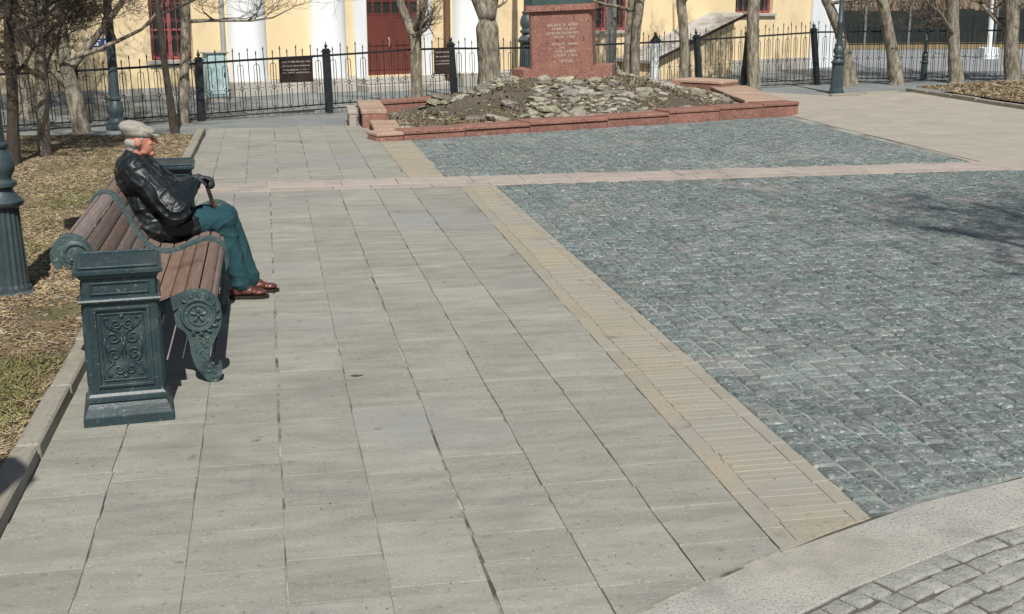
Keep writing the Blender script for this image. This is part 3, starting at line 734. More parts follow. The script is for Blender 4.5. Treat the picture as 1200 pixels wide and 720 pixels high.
def rail(s0, s1, f, h=.02, d=.012):
    n = max(2, int((s1 - s0) / 0.8)); mb = MB(); pts = []
    for k in range(n + 1):
        q = s0 + (s1 - s0) * k / n; p = fpos(q) - FO; pts.append(Vector((p.x, p.y, f(q))))
    vs = []
    for p in pts:
        for (a, b_) in ((-d, -h), (d, -h), (d, h), (-d, h)): vs.append(p + FN * a + Vector((0, 0, b_)))
    fs = [(4 * k + j, 4 * k + (j + 1) % 4, 4 * k + 4 + (j + 1) % 4, 4 * k + 4 + j) for k in range(n) for j in range(4)] + [(3, 2, 1, 0), tuple(4 * n + j for j in range(4))]
    mb.add(vs, fs); mb.build('rail', MT['iron'], fence)
postpx = [(-60, 150, -6), (90, 150, 84), (236, 140, 232), (386, 132, 382), (533, 122, 528), (690, 112, 687), (820, 104, 816), (871, 101, 876), (957, 98, 953)]
posts = []
for (xb, yb, xt) in postpx:
    q = (onplane(xb, yb, FO, FN) - FO).dot(FD); posts.append((q, (onplane(xt, 60, FO, FN) - FO).dot(FD) - q))
posts += [(19.95, 0), (23.5, 0)]
for (a, _), (b_, _) in zip(posts, posts[1:]):
    rail(a, b_, rail_z); rail(a, b_, lambda q: base_z(q) + .10, .014); rail(a, b_, lambda q: base_z(q) + .015, .010)
mb = MB(); mb.box(-.062, .062, -.062, .062, -.06, 1.20, b=.008); mb.box(-.078, .078, -.078, .078, 1.202, 1.232, b=.006); mb.box(-.055, .055, -.055, .055, 1.234, 1.27, b=.006)
mb.tube([(0, 0, 1.27), (0, 0, 1.29), (0, 0, 1.31), (0, 0, 1.34), (0, 0, 1.36), (0, 0, 1.43)], [.02, .02, .036, .03, .014, .003], 8)
pm = mb.mesh('post', MT['iron'])
for (q, lean) in posts:
    p = fpos(q) - FO; hz = rail_z(q) + .13
    obj('post', pm, fence, (p.x, p.y, base_z(q) if q > 0 else -.03), (0, math.atan2(lean, 1.1), rotz), (1, 1, (hz - base_z(q)) / 1.27))
def board(x0, x1, y0, y1, label):
    a = onplane(x0, y1, FO, FN); b_ = onplane(x1, y0, FO, FN); ua, ub = (a - FO).dot(FD), (b_ - FO).dot(FD)
    t = thing('notice_board', label, 'notice board', FO + FD * ua - FN * 0.035, rotz)
    W, z0, z1 = ub - ua, a.z, b_.z
    mb = MB(); mb.box(0, W, -.012, .012, z0, z1, b=.004); mb.build('panel', MT['dark_board'], t)
    mb = MB(); mb.box(-.012, W + .012, -.02, .0, z1 + .001, z1 + .02); mb.build('frame_bar', MT['iron'], t); mb = MB(); mb.box(-.012, W + .012, -.02, 0, z0 - .02, z0 - .001); mb.build('frame_bar', MT['iron'], t)
    mb = MB(); hh = z1 - z0
    for k, zz in enumerate((.86, .68, .50, .38)):
        x = W * .08
        while x < W * .88:
            l = R.uniform(.03, .09); mb.box(x, min(x + l, W * .93), -.016, -.0125, z0 + hh * zz - .012, z0 + hh * zz + .012); x += l + .016
    tag(mb.build('print', MT['pale_print'], t), kind='stuff')
board(327, 365, 68, 96, 'dark brown notice board hung on the fence left of the red door')
board(508, 526, 57, 86, 'small dark notice board on the fence beside the post right of the red door')

# ------------------------------------------------------------------ granite planter, mound, stones, monument
planter = thing('granite_planter', 'low red granite border around the stony mound of the monument', 'planter', (1.65, 19.4, 0))
PO = Vector((1.65, 19.4, 0))
def pbox(name, x0, x1, y0, y1, z0, z1, M, m, b=.012, parent=None):
    mb = MB(); mb.box(x0, x1, y0, y1, z0, z1, M, b); return mb.build(name, m, parent or planter)
ang = math.atan2(22.1 - 19.4, 9.86 - 1.65); Ln = math.hypot(8.21, 2.7)
u = 0.0; k = 0
segs = [0.47, 1.1, 1.2, 1.55, 1.3, 1.15, 1.0, 0.872]
for l in segs:
    f = u / Ln; zt = .13 + .11 * f
    if f > .6: zt += .02
    M = Matrix.Rotation(ang, 4, 'Z')
    pbox('border_stone', u + .004, u + l - .004, .02, .40, -.05, zt - .065, M, MT['granite'])
    cp_ = pbox('coping_stone', u + .003, u + l - .003, -.005 + R.uniform(-.008, .008), .46, zt - .060, zt + R.uniform(-.006, .006), M, MT['granite_top'] if k == 0 else MT['granite'])
    u += l; k += 1
def wall_run(a, b_, w_, zt, n, m1, m2, side=1):
    d = Vector((b_[0] - a[0], b_[1] - a[1], 0)); A = math.atan2(d.y, d.x); l = d.length / n
    M = Matrix.Translation((a[0] - PO.x, a[1] - PO.y, 0)) @ Matrix.Rotation(A, 4, 'Z')
    for i in range(n):
        y0, y1 = (0, w_) if side > 0 else (-w_, 0)
        pbox('border_stone', i * l + .004, (i + 1) * l - .004, y0 + .02, y1 - .02, -.05, zt - .07, M, m1)
        pbox('coping_stone', i * l + .003, (i + 1) * l - .003, y0, y1, zt - .065, zt + R.uniform(-.008, .008), M, m2)
wall_run((1.655, 19.92), (1.70, 21.32), .44, .135, 3, MT['granite'], MT['granite_top'], -1)
wall_run((1.56, 21.36), (1.63, 23.38), .44, .30, 3, MT['granite'], MT['granite_top'], -1)
wall_run((1.36, 21.80), (1.40, 22.9), .17, .26, 1, MT['granite_pale'], MT['granite_pale'], -1)
wall_run((2.08, 23.10), (9.45, 26.95), .40, .30, 7, MT['granite'], MT['granite'], 1)
wall_run((9.86, 22.62), (10.45, 26.35), .85, .235, 4, MT['granite'], MT['granite_top'], 1)
wall_run((10.30, 26.40), (9.5, 27.35), .75, .36, 1, MT['granite'], MT['granite_top'], 1)
# dark weathered stump of stone on the right coping
mb = MB(); 
inner = [(2.10, 19.98), (9.35, 22.38), (9.42, 26.6), (2.12, 23.06)]
PC = Vector((5.95, 24.75))
def mz(x, y):
    d = math.hypot((x - PC.x) / 3.6, (y - PC.y) / 3.4)
    e = max(0.0, 1 - d)
    z = .05 + .06 * (x - 2) / 8 + .52 * min(1, e * 1.55) ** 1.1
    if x < 4.6 and y > 23.2: z += 0.10
    return z + .03 * mn.noise((x * 2, y * 2, 5)) + .015 * mn.noise((x * 7, y * 7, 1))
nx, ny = 90, 50; vs = []; fs = []
for j in range(ny + 1):
    for i in range(nx + 1):
        a = Vector(inner[0]).lerp(Vector(inner[1]), i / nx); b_ = Vector(inner[3]).lerp(Vector(inner[2]), i / nx); p = a.lerp(b_, j / ny); vs.append((p.x, p.y, mz(p.x, p.y)))
for j in range(ny):
    for i in range(nx): k = j * (nx + 1) + i; fs.append((k, k + 1, k + nx + 2, k + nx + 1))
mb = MB(); mb.add(vs, fs); mound = tag(mb.build('mound', MT['mound'], smooth=True), kind='structure')
def rock_mesh(seed):
    rr = random.Random(seed); bm = bmesh.new(); bmesh.ops.create_icosphere(bm, subdivisions=2, radius=1)
    for v in bm.verts:
        n = 1 + .35 * mn.noise((v.co.x * 1.3 + seed * 9, v.co.y * 1.3, v.co.z * 1.3)) + rr.uniform(-.07, .07)
        v.co *= n; v.co.z = max(-.6, min(v.co.z, .62 + rr.uniform(-.08, .08)))
    me = bpy.data.meshes.new('stone'); bm.to_mesh(me); bm.free(); me.materials.append(MT['stone']); return me
RK = [rock_mesh(k) for k in range(9)]
def inside(x, y, poly):
    c = False; n = len(poly)
    for i in range(n):
        x1, y1 = poly[i]; x2, y2 = poly[(i + 1) % n]
        if (y1 > y) != (y2 > y) and x < (x2 - x1) * (y - y1) / (y2 - y1) + x1: c = not c
    return c
def proj(X, Y, Z):
    v = np.array([X, Y, Z - H]); c = v @ FW; return 600 + F * (v @ RT) / c, 360 - F * (v @ UP) / c
zones = [[(612, 138), (632, 100), (640, 88), (715, 84), (728, 100), (752, 118), (765, 134), (700, 138)], [(476, 134), (500, 122), (560, 97), (604, 88), (606, 97), (560, 108), (510, 128)], [(722, 82), (760, 84), (862, 113), (840, 119), (780, 102)]]
placed = []; tries = 0
while len(placed) < 430 and tries < 16000:
    tries += 1
    x, y = R.uniform(2.15, 9.3), R.uniform(20, 26.4)
    z = mz(x, y); q = proj(x, y, z)
    if not inside(x, y, inner) or (abs(x - PC.x) < 1.0 and abs(y - PC.y) < .8): continue
    zi = [inside(q[0], q[1], zz) for zz in zones]
    if not any(zi) and R.random() > 0.03: continue
    r = R.choice((.04, .05, .06, .07, .08, .09, .11, .14, .19))
    if any((x - a) ** 2 + (y - b_) ** 2 < (.72 * (r + c)) ** 2 for a, b_, c in placed): continue
    placed.append((x, y, r))
placed.sort(key=lambda p: -p[2]); small = MB()
for i, (x, y, r) in enumerate(placed):
    T_ = ((x, y, mz(x, y) + r * R.uniform(-.18, .08)), (R.uniform(-.3, .3), R.uniform(-.3, .3), R.uniform(0, 6.28)), (r * R.uniform(.9, 1.5), r * R.uniform(.8, 1.1), r * R.uniform(.4, .7)))
    if i < 295: obj('stone', R.choice(RK), mound, *T_)
    else:
        from mathutils import Euler
        M_ = Matrix.LocRotScale(Vector(T_[0]), Euler(T_[1]), Vector(T_[2])); me = R.choice(RK); small.add([M_ @ v.co for v in me.vertices], [tuple(p.vertices) for p in me.polygons])
if small.v: tag(small.build('small_stones', MT['stone'], mound), kind='stuff')

mon = thing('monument', 'red granite monument pedestal with pale inscription on the stony mound', 'monument', (PC.x, PC.y, 0.0), math.radians(-19))
mon.rotation_euler = (0, math.radians(-2.6), math.radians(-19))
def oct_(w_, d_, c): return [(-w_ + c, -d_), (w_ - c, -d_), (w_, -d_ + c), (w_, d_ - c), (w_ - c, d_), (-w_ + c, d_), (-w_, d_ - c), (-w_, -d_ + c)]
mb = MB(); mb.prism(oct_(1.0, .68, .26), .30, .80); mb.build('plinth', MT['granite'], mon)
mb = MB(); mb.prism(oct_(.62, .50, .05), .803, 1.90); die = mb.build('die', MT['granite'], mon)
mb = MB(); mb.prism(oct_(.69, .57, .05), 1.903, 2.02); mb.build('cap_stone', MT['granite'], mon)
mb = MB(); mb.prism(oct_(.60, .46, .06), 2.023, 2.14); mb.prism(oct_(.52, .38, .06), 2.142, 2.60); mb.build('bronze_base', MT['bronze'], mon)
mb = MB()     # worn, unreadable lines of carved letters
def ltr(x, z, h):
    w_ = h * R.uniform(.5, .75); y0, y1 = -.508, -.4995; t = .008
    sty = R.randrange(5)
    mb.box(x, x + t, y0, y1, z, z + h)
    if sty in (0, 1, 3): mb.box(x + w_ - t, x + w_, y0, y1, z, z + h)
    if sty in (0, 2): mb.box(x, x + w_, y0, y1, z + h - t, z + h)
    if sty in (1, 2): mb.box(x, x + w_, y0, y1, z + h * .45, z + h * .45 + t)
    if sty in (3, 4): mb.box(x, x + w_, y0, y1, z, z + t)
    return w_ + .014
for (x0, x1, z, h, gaps) in [(-.25, .36, 1.60, .05, (.04, .12)), (-.16, .28, 1.525, .05, (.06,)), (-.25, .36, 1.445, .05, (.05,)), (-.12, .27, 1.375, .045, (.1,)),
                       (-.16, .36, 1.235, .05, (.12,)), (-.02, .10, 1.165, .045, ()), (-.10, .26, 1.09, .05, (.05,)), (-.14, .32, 1.015, .055, (.1,)), (-.03, .22, .90, .06, ())]:
    x = x0
    while x < x1:
        if any(abs(x - q) < .02 for q in gaps): x += .04
        x += ltr(x, z, h)
tag(mb.build('inscription', MT['letters'], die), kind='stuff')

# ------------------------------------------------------------------ lamp posts
def lamp(name, label, loc, m='lamp_iron', sc=1.0, rz=0, slim=False):
    t = thing(name, label, 'lamp post', loc, rz, 'cast iron lamp posts'); t.scale = (sc, sc, sc)
    mb = MB(); mb.lathe([(.185, -.02), (.185, .035), (.165, .05), (.165, .075)], 24); mb.build('foot', MT[m], t, 35)
    fl = lambda z, a, j: 1 - .07 * (j % 2)
    if slim:
        mb = MB(); mb.lathe([(.15, .076), (.15, .10), (.11, .14), (.10, .18), (.135, .26), (.13, .34), (.10, .42), (.085, .46), (.105, .48), (.105, .51), (.085, .53), (.075, 1.6), (.06, 3.05), (.07, 3.07), (.07, 3.12)], 24); mb.build('shaft', MT[m], t, 40)
    else:
      mb = MB(); mb.lathe([(.155, .076), (.148, .10), (.128, .66), (.13, .68)], 40, None, fl); mb.build('fluted_base', MT[m], t)
      mb = MB(); mb.lathe([(.14, .681), (.165, .70), (.17, .725), (.15, .745), (.135, .76), (.10, .80), (.098, .82), (.13, .84), (.13, .865), (.10, .88), (.095, .90), (.125, .95), (.13, 1.0), (.11, 1.07), (.085, 1.11), (.10, 1.13), (.10, 1.15), (.07, 1.17)], 28)
      mb.build('collar', MT[m], t, 50)
      mb = MB(); mb.lathe([(.074, 1.171), (.070, 1.6), (.083, 1.62), (.083, 1.66), (.066, 1.68), (.045, 3.05), (.06, 3.07), (.06, 3.12)], 20); mb.build('shaft', MT[m], t, 40)
    mb = MB(); mb.lathe([(.05, 3.121), (.13, 3.20), (.13, 3.22)], 6); mb.lathe([(.19, 3.60), (.21, 3.615), (.10, 3.74), (.03, 3.78), (.03, 3.84), (.005, 3.9)], 6)
    for k in range(6): a = k * math.pi / 3; mb.tube([(.125 * math.cos(a), .125 * math.sin(a), 3.22), (.19 * math.cos(a), .19 * math.sin(a), 3.60)], .011, 5)
    lan = mb.build('lantern_frame', MT[m], t)
    mb = MB(); mb.lathe([(.115, 3.222), (.178, 3.598)], 6); mb.build('lantern_glass', MT['lamp_glass'], lan)
    return t
lamp('lamp_post', 'cast iron lamp post with fluted base on the lawn beside the bench', (-1.985, 9.66, .055))
lamp('lamp_post', 'slim lamp post without fluted base, seen just above the flat cap before the fence', (-2.56, 22.3, 0), slim=True)
lamp('lamp_post', 'dark lamp post at the corner of beige paving near the fence', (12.93, 27.0, 0), sc=.95)
lamp('lamp_post', 'lamp post seen behind the monument, left of its red pedestal', (6.25, 29.9, 0), sc=1.55)
lamp('lamp_post', 'lamp post in the right lawn between two tree trunks', (17.0, 30.4, 0), sc=.62)
lamp('lamp_post', 'lamp post beside the lawn just out of view at the lower left', (-1.53, 2.75, .055))

# ------------------------------------------------------------------ bare trees
def tree(name, label, trunk, m='bark', height=7.0, seed=1, low=0.9, nlimb=9, twigs=1.0, forks=None, depth=4, lean=None, group='bare trees around the square', spread=1.0, side=None):
    """trunk: list of (x, y, z, radius) up to about eye level; the tree goes on above it"""
    rr = random.Random(seed)
    base = Vector(trunk[0][:3])
    t = thing(name, label, 'tree', base, 0, group)
    P = [Vector(p[:3]) - base for p in trunk]; rad = [p[3] for p in trunk]
    P = [P[0] - Vector((0, 0, .12))] + P; rad = [rad[0] * 1.3] + rad
    d = (P[-1] - P[-2]).normalized(); top = P[-1]; r0 = rad[-1]; r = r0
    while top.z < height:
        d = (d + Vector((rr.uniform(-.12, .12), rr.uniform(-.12, .12), .18))).normalized(); top = top + d * .45; r = r0 * (1 - (top.z) / (height * 1.12)) + .01
        P.append(top.copy()); rad.append(max(r, .012))
    C_ = crom(P, 3); RD = []
    for i in range(len(P) - 1):
        for k in range(3): RD.append(rad[i] + (rad[i + 1] - rad[i]) * k / 3)
    RD.append(rad[-1])
    RD = [q * (1 + .07 * mn.noise((0, seed, i * .7))) for i, q in enumerate(RD)]
    tb = MB(); tb.tube(C_, RD, 16)
    for i, v in enumerate(tb.v):
        c = C_[i // 16]; k = 1 + .16 * mn.noise((v[0] * 9 + seed, v[1] * 9, v[2] * 2.2)); tb.v[i] = (c.x + (v[0] - c.x) * k, c.y + (v[1] - c.y) * k, v[2])
    cb = MB(); cnt = [0]
    def grow(p, d, r, l, lev):
        n = 5 if lev < 2 else 4; pts = [p]; rs = [r]; q = p.copy(); dd = d.copy()
        for k in range(n):
            dd = (dd + Vector((rr.uniform(-.3, .3), rr.uniform(-.3, .3), rr.uniform(-.12, .28)))).normalized(); q = q + dd * l / n; pts.append(q.copy()); rs.append(max(r * (1 - .8 * (k + 1) / n), .0025))
        (tb if lev == 0 and r > .03 else cb).tube(pts, rs, 6 if lev == 0 else (4 if lev == 1 else 3), False); cnt[0] += 1
        if lev >= depth - 1: return
        for k in range(int((5 if lev == 0 else 4) * twigs + rr.random())):
            f = rr.uniform(.25, 1.0); i = min(int(f * n), n - 1); pp = pts[i].lerp(pts[i + 1], f * n - i)
            ax = Vector((rr.uniform(-1, 1), rr.uniform(-1, 1), rr.uniform(-.5, .8))).normalized()
            grow(pp, (dd * .55 + ax).normalized(), max(rs[i] * .55, .003), l * rr.uniform(.4, .65), lev + 1)
    hmax = P[-1].z
    for k in range(nlimb):
        z = low + (hmax * .92 - low) * (k + rr.random()) / nlimb
        i = min(range(len(C_)), key=lambda j: abs(C_[j].z - z)); a = rr.uniform(0, 2 * math.pi) if side is None else side + rr.uniform(-1.0, 1.0)
        grow(C_[i], Vector((math.cos(a), math.sin(a), rr.uniform(.1, .9))).normalized(), max(RD[i] * .45, .012), (hmax - z) * .38 * spread + .7, 0)
    for (f, dirv, rf, l) in (forks or []):
        i = min(range(len(C_)), key=lambda j: abs(C_[j].z - f)); dv = Vector(dirv).normalized()
        pts = [C_[i]]; rs = [rf * 1.3]
        for k in range(5): pts.append(pts[-1] + (dv + Vector((rr.uniform(-.06, .06), rr.uniform(-.06, .06), .06 * k))).normalized() * l / 5); rs.append(rf * (1 - .13 * k))
        cc = crom(pts, 3); rs2 = [float(np.interp(j / 3, range(len(rs)), rs)) for j in range(len(cc))]
        tb.tube(cc, rs2, 10)
        for q in range(4): grow(pts[rr.randrange(2, 6)], (dv + Vector((rr.uniform(-1, 1), rr.uniform(-1, 1), .3))).normalized(), .025, l * .45, 1)
    tb.build('trunk', MT[m], t, True)
    if cb.v: cb.build('crown', MT['twig'] if m != 'bark_dark' else MT['bark_dark'], t)
    return t
def tp(Y, *pts):              # trunk path from measured outline points at depth Y: (x, y, width in px)
    out = []
    for (x, y, wd) in pts:
        p = atY(x, y, Y); out.append((p.x, p.y, p.z, wd / 2 * math.hypot(p.y, p.x) / 1497))
    return out
def fix0(tk, z=0.0): tk[0] = (tk[0][0], tk[0][1], z, tk[0][3]); return tk
tree('tree', 'slender grey tree at the left edge of the lawn, nearest the lamp post', fix0(tp(18.2, (53, 186, 15), (50, 130, 13), (47, 70, 12), (50, 20, 12), (52, 0, 11)), .06), seed=3, low=.9, nlimb=13, height=3.7, twigs=1.35, depth=5, spread=.6)
tree('tree', 'dark thin tree at the far left behind the lamp post', fix0(tp(17.2, (17, 199, 15), (15, 140, 13), (14, 90, 12), (10, 40, 11)), .08), m='bark_dark', seed=5, low=.9, nlimb=13, height=3.7, twigs=1.35, depth=5, spread=.6)
tree('tree', 'thick grey tree leaning left, close before the fence at left', fix0(tp(22.0, (95, 152, 21), (86, 110, 17), (76, 70, 15), (70, 30, 15), (66, 0, 15))), seed=8, low=1.0, nlimb=16, twigs=1.35, depth=5, spread=.7, forks=[(.55, (-.55, -.25, .75), .05, 1.4), (.9, (.85, .0, .95), .065, 2.2)])
tree('tree', 'grey tree trunk behind the fence at the far left, half hidden', fix0(tp(24.5, (33, 145, 20), (26, 100, 16), (18, 50, 14), (12, 0, 14))), seed=9, low=1.0, nlimb=16, twigs=1.35, depth=5, spread=.7)
tree('tree', 'dark leaning sapling with thin trunk beside the second lamp post', fix0(tp(21.0, (205, 158, 11), (198, 110, 8), (191, 60, 7.5), (184, 0, 7))), m='bark_dark', seed=11, low=1.6, nlimb=7, twigs=.8)
tree('tree', 'straight pale grey tree in front of the left red window', fix0(tp(23.1, (215, 143, 13), (216, 90, 11), (218, 40, 11), (216, 0, 11))), seed=12, low=1.3, nlimb=12, twigs=1.5, spread=.6)
tree('tree', 'grey tree forking into two before the red door', fix0(tp(24.9, (489, 122, 14), (488, 90, 13), (487, 55, 14), (486, 36, 16))), seed=14, low=1.5, nlimb=5, forks=[(1.35, (-.36, 0, 1), .085, 2.5), (1.35, (.26, .1, 1), .09, 2.6)], height=1.3, twigs=1.1)
tree('tree', 'thick forked tree with a knot hole left of the monument', fix0(tp(25.9, (574, 104, 32), (573, 85, 27), (572, 60, 26), (571, 42, 27), (571, 32, 28)), .35), seed=16, low=1.9, nlimb=3, forks=[(1.35, (-.42, 0, 1), .13, 2.6), (1.35, (.22, 0, 1), .14, 2.8)], height=1.3)
tree('birch_tree', 'white birch trunk behind the fence right of the monument', fix0(tp(30.2, (716, 99, 13), (716, 60, 12), (717, 30, 12), (716, 0, 12))), m='birch', seed=18, low=1.8, nlimb=8, height=8)
tree('tree', 'slim leaning grey tree, left one of the pair right of the monument', fix0(tp(27.2, (738, 99, 13), (736, 70, 11), (737, 40, 10), (741, 0, 10)), .1), seed=20, low=1.6, nlimb=11, twigs=1.6, spread=.6)
tree('tree', 'grey tree, right one of the close pair right of the monument', fix0(tp(27.0, (745, 99, 13), (744, 70, 11), (746, 35, 11), (750, 0, 11)), .1), seed=21, low=1.5, nlimb=11, twigs=1.6, spread=.6)
tree('tree', 'grey tree trunk in front of the sloping canopy', fix0(tp(27.9, (801, 100, 12), (802, 60, 11), (801, 30, 11), (798, 0, 11))), seed=22, low=1.4, nlimb=9, twigs=1.4, spread=.7)
tree('tree', 'grey tree trunk standing at the end of the granite planter', fix0(tp(28.3, (884, 103, 17), (883, 80, 14), (882, 40, 14), (884, 0, 15))), seed=24, low=1.3, nlimb=9, twigs=1.4, spread=.7)
tree('tree', 'rough trunk bending left behind the corner lamp post', fix0(tp(29.2, (995, 100, 20), (993, 75, 15), (986, 45, 12), (975, 15, 11), (968, 0, 11))), seed=26, low=1.8, nlimb=11, twigs=1.6, spread=.6)
tree('tree', 'grey tree trunk leaning left on the right lawn, nearest the corner lamp', fix0(tp(29.3, (1051, 99, 17), (1046, 65, 14), (1040, 30, 12), (1034, 0, 12))), seed=27, low=1.7, nlimb=11, twigs=1.6, spread=.6)
tree('tree', 'straight grey tree trunk just right of the short lamp post', fix0(tp(29.5, (1121, 96, 16), (1118, 60, 13), (1117, 30, 13), (1116, 0, 13))), seed=28, low=1.2, nlimb=14, twigs=1.7, spread=.7)
tree('tree', 'grey tree trunk at the right edge before the white pole', fix0(tp(29.3, (1188, 95, 20), (1185, 60, 16), (1186, 30, 15), (1186, 0, 15))), seed=29, low=1.0, nlimb=14, twigs=1.7, spread=.7)
tree('tree', 'bare tree out of view at the right that shades the setts', [(8.2, 1.9, 0, .26), (8.2, 1.95, 1.5, .23), (8.2, 2.0, 2.5, .22)], seed=31, low=6.3, nlimb=19, twigs=1.45, height=11.5, depth=4, spread=1.5)

# far right: dark fence, white pole, shrubs
df = thing('board_fence', 'dark board fence with grey posts across the street at right', 'fence', (24, 51, 0), -0.06)
n = 0
mb = MB(); mb.box(-.49, .49, -.03, .03, .05, 1.45, b=.01); bmsh = mb.mesh('panel', MT['fence_dark'])
mb = MB(); mb.box(-.05, .05, -.07, .05, -.05, 1.6, b=.01); pmsh = mb.mesh('post', MT['fence_post'])
for k in range(34):
    obj('panel', bmsh, df, (-3 + k * 1.0, 0, 0), (R.uniform(-.02, .02), 0, 0), (1, 1, R.uniform(.97, 1.03)))
    if k % 2 == 0: obj('post', pmsh, df, (-2.5 + k * 1.0, -.06, 0), (0, R.uniform(-.02, .02), 0))
wpole = thing('white_pole', 'thin white painted pole on a white block beyond the fence at right', 'pole', (g(1158, 68).x, g(1158, 68).y, 0))
mb = MB(); mb.tube([(0, 0, .35), (0, 0, 4.5)], .10, 10); mb.build('shaft', MT['white_paint'], wpole, 40)
mb = MB(); mb.box(-.28, .28, -.2, .2, -.05, .36, b=.02); mb.build('block', MT['white'], wpole)
bp = thing('pipe_bollard', 'pale post with a black cap behind the fence under the canopy', 'post', onplane(767, 92, FO + FN * 1.0, FN).to_2d().to_3d())
mb = MB(); mb.tube([(0, 0, -.03), (0, 0, 1.08)], .10, 12); mb.build('shaft', MT['white'], bp, 40)
mb = MB(); mb.lathe([(.12, 1.081), (.14, 1.12), (.07, 1.2), (.04, 1.25), (.01, 1.33)], 12); mb.build('cap', MT['iron'], bp, 40)
def shrub(label, loc, r, h, n, seed, m='dry_bush', group='dry shrubs beyond the street'):
    rr = random.Random(seed); t = thing('shrub', label, 'shrub', loc, 0, group); mb = MB(); lb = MB()
    for k in range(n):
        a = rr.uniform(0, 6.28); d = Vector((math.cos(a) * rr.uniform(.1, .8), math.sin(a) * rr.uniform(.1, .8), 1)).normalized(); p = Vector((rr.uniform(-r, r) * .8, rr.uniform(-r, r) * .3, 0)); pts = [p]
        l = h * rr.uniform(.6, 1.1)
        for q in range(4): d = (d + Vector((rr.uniform(-.3, .3), rr.uniform(-.3, .3), .1))).normalized(); pts.append(pts[-1] + d * l / 4)
        mb.tube(pts, [.025, .018, .012, .008, .004], 3, False)
        for q in range(12):
            c = pts[rr.randrange(1, 5)] + Vector((rr.uniform(-.25, .25), rr.uniform(-.25, .25), rr.uniform(-.2, .2))); u_ = Vector((rr.uniform(-1, 1), rr.uniform(-1, 1), rr.uniform(-1, 1))).normalized() * rr.uniform(.03, .09); v_ = u_.orthogonal().normalized() * rr.uniform(.02, .06)
            lb.add([c - u_, c + v_, c + u_, c - v_], [(0, 1, 2, 3)])
    mb.build('stems', MT['twig'], t); lb.build('dry_leaves', MT[m], t)
for k, (x, w_) in enumerate(((22.0, 2), (25.5, 2.2), (29.5, 2.4), (33.5, 2.3), (37.5, 2.3), (42, 2.4))):
    shrub(['brown dry shrub behind the dark fence next to the building corner', 'second brown shrub from the building behind the dark fence', 'third brown shrub from the building behind the dark fence', 'brown shrub behind the dark fence above the short lamp post', 'brown shrub behind the dark fence by the white pole', 'brown dry shrub behind the dark fence at the right edge'][k], (x, 53.5 - .06 * (x - 24), 0), w_, 3.4, 150, 60 + k)
wall2 = thing('backdrop_house', 'brown grey house wall far behind the dark fence and shrubs', 'building', (38, 66, 0), -0.05)
mb = MB(); mb.box(-26, 30, 0, 8, -.05, 6, b=.02); mb.build('wall', mat('far_wall', (.27, .22, .17), (.2, .165, .13), .6, 6), wall2)
mb = MB(); mb.prism([(-.6, 6.01), (8.6, 6.01), (4, 8.5)], -26.5, 30.5, Matrix(((0, 0, 1, 0), (1, 0, 0, 0), (0, 1, 0, 0), (0, 0, 0, 1)))); mb.build('roof', MT['roof'], wall2)

cbx = onplane(255, 126, BO - FN * 1.2, FN)
ub = thing('utility_cabinet', 'pale turquoise metal cabinet behind the fence beside the grey drainpipe', 'cabinet', (cbx.x, cbx.y, 0), rotz)
tq = mat('turquoise_paint', (.50, .66, .68), (.44, .60, .62), 3, 6, rough=.6)
mb = MB(); mb.box(-.22, .22, -.15, .15, .06, .98, b=.01); mb.build('case', tq, ub)
mb = MB(); mb.box(-.26, .26, -.19, .19, .982, 1.01, b=.008); mb.build('lid', MT['pipe_grey'], ub)
mb = MB(); mb.box(-.18, .18, -.162, -.151, .12, .93, b=.004); dr_ = mb.build('door', tq, ub)
mb = MB(); mb.box(.12, .14, -.18, -.1625, .48, .58, b=.003); mb.build('handle', MT['iron'], dr_)
mb = MB(); mb.box(-.2, .2, -.13, .13, -.04, .058); mb.build('foot', MT['plinth'], ub)

lp = g(417, 441); lf = MB()
lf.add([(0, 0, .004), (.03, .018, .012), (.07, .004, .006), (.095, -.004, .014), (.065, -.02, .008), (.03, -.026, .014)], [(0, 1, 2, 5), (2, 3, 4), (2, 4, 5)])
lo = lf.build('fallen_leaf', MT['leaf_dark']); lo.location = (lp.x - .04, lp.y, 0); tag(lo, 'single dark fallen leaf lying on the slab pavement', 'leaf')

def dmd():
    while True:
        x, y = R.uniform(2.1, 9.3), R.uniform(19.9, 26.3)
        if inside(x, y, inner) and mn.noise((x * 1.5, y * 1.5, 6)) > R.uniform(-.5, .4): return x, y
scatter('mound_litter', 2600, dmd, MT['leaf_dark'], (.03, .09), (.015, .05), (0, .5), 'dead leaves and stems strewn over the soil of the mound', 'litter', mz)
scatter('mound_dry_grass', 2000, dmd, MT['blade_dry'], (.04, .14), (.005, .014), (.1, .9), 'dry grass tufts growing between the stones of the mound', 'dry grass', mz)

tree('tree', 'second bare tree out of view at the right, nearer the camera', [(7.6, .9, 0, .25), (7.6, .9, 1.5, .22), (7.6, .95, 2.5, .21)], seed=37, low=7.6, nlimb=11, twigs=1.3, height=11.5, spread=1.3)

